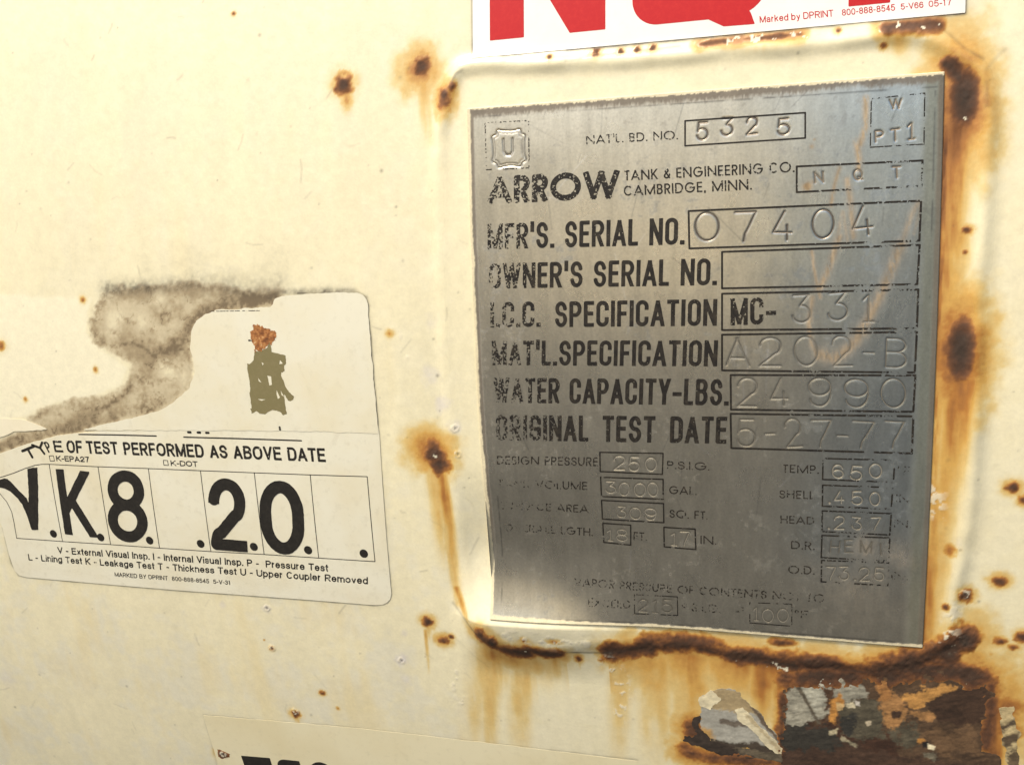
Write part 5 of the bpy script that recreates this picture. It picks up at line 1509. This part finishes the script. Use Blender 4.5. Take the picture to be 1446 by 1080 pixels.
BRN = (.085, .050, .026); DKB = (.050, .027, .015); BLK = (.035, .031, .023); GRY = (.30, .28, .21); LGR = (.36, .345, .285); OCH = (.47, .22, .05); TAN = (.55, .37, .16); WHT = (.68, .60, .39); OLV_ = (.085, .072, .045); MBR = (.13, .075, .036); RED = (.055, .026, .014)
paint_patch('brown_film', [(116.26, -127.99), (119.40, -121.74), (127.50, -118.56), (140.34, -116.18), (155.41, -115.12), (174.85, -112.34), (183.21, -116.28), (188.94, -116.83), (190.08, -119.76), (188.61, -126.14), (187.82, -135.74), (187.09, -146.26), (194.37, -146.51), (196.88, -154.10), (193.65, -175.44), (114.69, -189.79), (115.12, -163.37), (115.54, -142.19)],
            [(None, BRN, 0, 0),
             ([(113.09, -139.10), (140.95, -138.79), (156.41, -140.03), (162.72, -166.51), (114.64, -178.25)], RED, 2.0, 9),
             ([(117.23, -150.95), (141.24, -148.89), (172.12, -151.84), (196.88, -154.10), (192.84, -164.99), (114.64, -178.25)], (.062, .034, .02), 1.5, 6),
             ([(115.51, -137.10), (125.22, -141.57), (135.85, -143.52), (141.24, -148.89), (128.08, -153.58), (114.53, -156.99)], BLK, 1.2, 8),
             ([(117.61, -129.81), (120.71, -120.94), (134.77, -119.02), (146.08, -121.22), (147.25, -126.20), (135.60, -132.86), (130.45, -137.51), (121.49, -143.44), (116.63, -142.05)], GRY, .7, 4),
             ([(120.71, -120.62), (134.25, -119.08), (132.89, -128.27), (128.33, -137.11), (125.06, -130.88)], (.36, .345, .265), .8, 4),
             ([(119.67, -122.36), (121.25, -122.17), (130.52, -140.86), (128.93, -141.07)], (.10, .082, .055), .5, 1.2),
             ([(137.15, -132.66), (141.65, -126.88), (150.80, -126.08), (154.13, -133.76), (152.99, -143.84), (144.84, -147.01), (138.48, -143.83)], OLV_, 1.0, 6),
             ([(138.29, -136.48), (142.37, -133.97), (144.09, -139.71), (141.14, -145.50), (137.96, -143.91)], (.03, .028, .022), .7, 4),
             ([(151.84, -126.92), (156.25, -123.83), (161.38, -127.02), (160.79, -136.15), (158.45, -140.41), (154.33, -138.99)], (.33, .17, .06), .9, 5),
             ([(150.02, -118.23), (154.02, -117.78), (155.31, -125.22), (151.34, -126.98)], (.34, .16, .05), .8, 4),
             ([(158.79, -124.79), (165.55, -120.82), (172.69, -117.19), (177.58, -118.16), (175.32, -120.91), (168.70, -124.85), (165.91, -128.37), (161.93, -128.23)], (.46, .235, .065), .7, 4),
             ([(162.05, -130.79), (168.43, -129.33), (171.05, -132.20), (166.23, -134.77)], (.33, .17, .06), .8, 4),
             ([(169.19, -124.79), (177.68, -120.01), (179.96, -117.88), (188.96, -117.14), (189.08, -126.08), (187.18, -133.27), (178.61, -135.71), (171.54, -132.14), (168.89, -128.63)], DKB, .8, 3.5),
             ([(157.36, -138.58), (165.27, -135.55), (166.72, -144.57), (161.83, -147.96), (157.14, -145.27)], OLV_, 1.2, 7),
             ([(166.42, -138.66), (185.79, -134.10), (187.53, -145.54), (174.44, -148.80)], MBR, 1.6, 9),
             ([(131.25, -124.25), (135.36, -122.47), (135.57, -131.54), (131.95, -133.32)], (.075, .04, .02), .6, 3),
             ([(133.42, -128.53), (137.00, -126.15), (138.66, -130.50), (136.67, -134.04), (135.25, -140.23), (133.12, -139.17)], OCH, .6, 2.5),
             ([(135.52, -129.58), (138.66, -130.50), (138.21, -133.51), (136.13, -133.45)], TAN, .4, 1.5),
             ([(139.15, -129.78), (142.22, -128.75), (142.55, -131.32), (139.99, -131.97)], (.50, .44, .29), .4, 1.5), ([(142.72, -128.37), (144.26, -128.50), (144.32, -130.44), (143.03, -130.28)], (.5, .46, .38), .4, 1),
             ([(146.60, -137.38), (148.64, -137.10), (148.97, -139.05), (147.18, -139.29)], (.5, .42, .28), .4, 1.5), ([(133.21, -143.20), (136.34, -142.10), (136.40, -144.80), (133.78, -145.17)], (.42, .36, .22), .5, 2),
             ([(137.99, -145.26), (144.36, -148.45), (143.36, -149.96), (138.04, -147.30)], (.28, .24, .15), .5, 2),
             ([(156.06, -131.55), (159.56, -131.11), (158.70, -134.46), (156.17, -134.14)], DKB, .6, 2),
             ([(165.09, -142.14), (168.07, -141.72), (167.75, -145.09), (165.49, -145.08)], OCH, .5, 2), ([(167.20, -144.17), (169.17, -143.56), (169.56, -146.16), (167.58, -146.78)], (.015, .012, .010), .4, .8), ([(169.22, -144.55), (171.77, -145.51), (171.36, -147.24), (169.59, -146.83)], WHT, .4, 1),
             ([(166.92, -148.56), (171.97, -149.16), (172.62, -151.77), (168.06, -151.10)], (.15, .13, .085), .7, 4),
             ([(179.86, -116.05), (182.23, -115.78), (182.36, -117.91), (180.20, -117.86)], WHT, .5, 2)], .08, .28, 5.0, 1, thick=.05, rel=.10)
paint_patch('grey_film', [(84.11, -133.91), (88.10, -130.71), (92.58, -128.82), (99.19, -130.05), (102.46, -133.68), (107.37, -137.81), (110.11, -142.23), (115.61, -152.59), (115.64, -158.25), (100.65, -156.90), (88.77, -156.47), (84.83, -153.43), (83.92, -142.92)],
            [(None, LGR, 0, 0),
             ([(87.01, -128.81), (99.20, -128.71), (109.55, -134.82), (107.37, -140.54), (98.01, -139.01), (86.84, -138.38)], (.36, .275, .145), .8, 4),
             ([(83.80, -148.57), (87.76, -149.45), (89.37, -154.94), (84.21, -155.68)], (.45, .27, .09), 1.5, 3),
             ([(83.68, -153.59), (92.22, -154.53), (103.47, -153.63), (115.61, -153.29), (115.65, -159.68), (86.45, -158.25)], (.06, .045, .03), .8, 3),
             ([(91.82, -143.28), (99.64, -143.63), (102.39, -146.04), (97.94, -146.29), (91.79, -145.38)], (.14, .115, .085), .6, 2),
             ([(102.46, -133.68), (107.92, -139.10), (115.60, -151.18), (114.51, -152.74), (104.63, -138.84)], (.12, .09, .06), .6, 2)], .05, .24, 4.2, 2, label='grey film shred left of the brown film', thick=.03, rel=.03, con=.5)
paint_patch('white_shred', [(97.46, -138.40), (100.24, -137.36), (103.53, -140.35), (109.01, -146.52), (115.62, -154.70), (115.37, -159.01), (111.22, -155.35), (103.50, -147.28), (98.54, -142.39)], [(None, WHT, 0, 0), ([(101.32, -139.96), (103.52, -141.04), (115.62, -155.41), (114.53, -156.99)], (.50, .41, .24), .6, 2)], .13, .2, 2.8, 3, rel=.03, thick=.03, con=.5)
paint_patch('white_shred', [(83.54, -133.98), (88.10, -130.71), (91.40, -133.70), (87.39, -139.00), (84.02, -138.04)], [(None, WHT, 0, 0)], .12, .2, 3.6, 4, rel=.03, thick=.03, con=.5)
paint_patch('black_shred', [(79.32, -144.23), (83.35, -143.00), (84.31, -151.35), (87.66, -155.18), (101.21, -156.81), (115.09, -157.62), (115.11, -161.20), (97.80, -160.93), (86.39, -161.18), (81.27, -158.28), (76.09, -156.84), (76.76, -153.85), (80.80, -154.00), (81.47, -150.32)], [(None, (.040, .028, .02), 0, 0), ([(97.84, -157.31), (115.63, -156.12), (115.67, -162.56), (100.62, -160.51)], (.12, .095, .06), 1.0, 4)], .13, .22, 3.4, 5, rel=.06, thick=.05)
paint_patch('striped_shred', [(193.08, -125.58), (197.21, -124.12), (198.91, -131.08), (200.84, -143.59), (202.38, -156.59), (197.62, -157.35), (195.41, -141.13)], [(None, (.47, .37, .19), 0, 0), ([(193.38, -133.08), (197.84, -129.33), (198.49, -131.76), (194.08, -136.17)], (.085, .06, .035), .9, 3), ([(194.74, -138.64), (199.72, -135.39), (200.43, -138.49), (195.98, -142.35)], (.10, .07, .04), .9, 3), ([(196.17, -144.93), (201.05, -140.33), (202.58, -153.20), (197.83, -153.95)], (.12, .085, .045), .9, 4)], .08, .24, 3.0, 6, rel=.06, thick=.05)

# ================================================================== the yard floor the tank looks down on
gm = Mat('worn asphalt')
gm.set(Base_Color=gm.mix(gm.ramp(gm.noise(1.5, 5), [(.35, 0.0), (.65, 1.0)]), (.052, .052, .050), (.085, .083, .078)), Roughness=.95)
me = mesh_from('ground', np.array([(-200, -200, 0), (200, -200, 0), (200, 200, 0), (-200, 200, 0)], float), np.arange(4), np.array([4]))
tag(link('ground', me, gm.m), kind='structure')

# unseen pale wedge beyond the asphalt, added so the plate mirrors a bright band
gv = Mat('pale gravel')
gv.set(Base_Color=gv.mix(gv.ramp(gv.noise(.8, 6, .6), [(.35, 0.0), (.65, 1.0)]), (.66, .55, .36), (.76, .66, .46)), Roughness=.95)
me = mesh_from('gravel_reflector', np.array([(-.3, 8.0, .004), (2.3, 8.0, .004), (20, 75, .004), (-4, 75, .004)], float), np.arange(4), np.array([4]))
tag(link('gravel_reflector', me, gv.m), kind='structure')
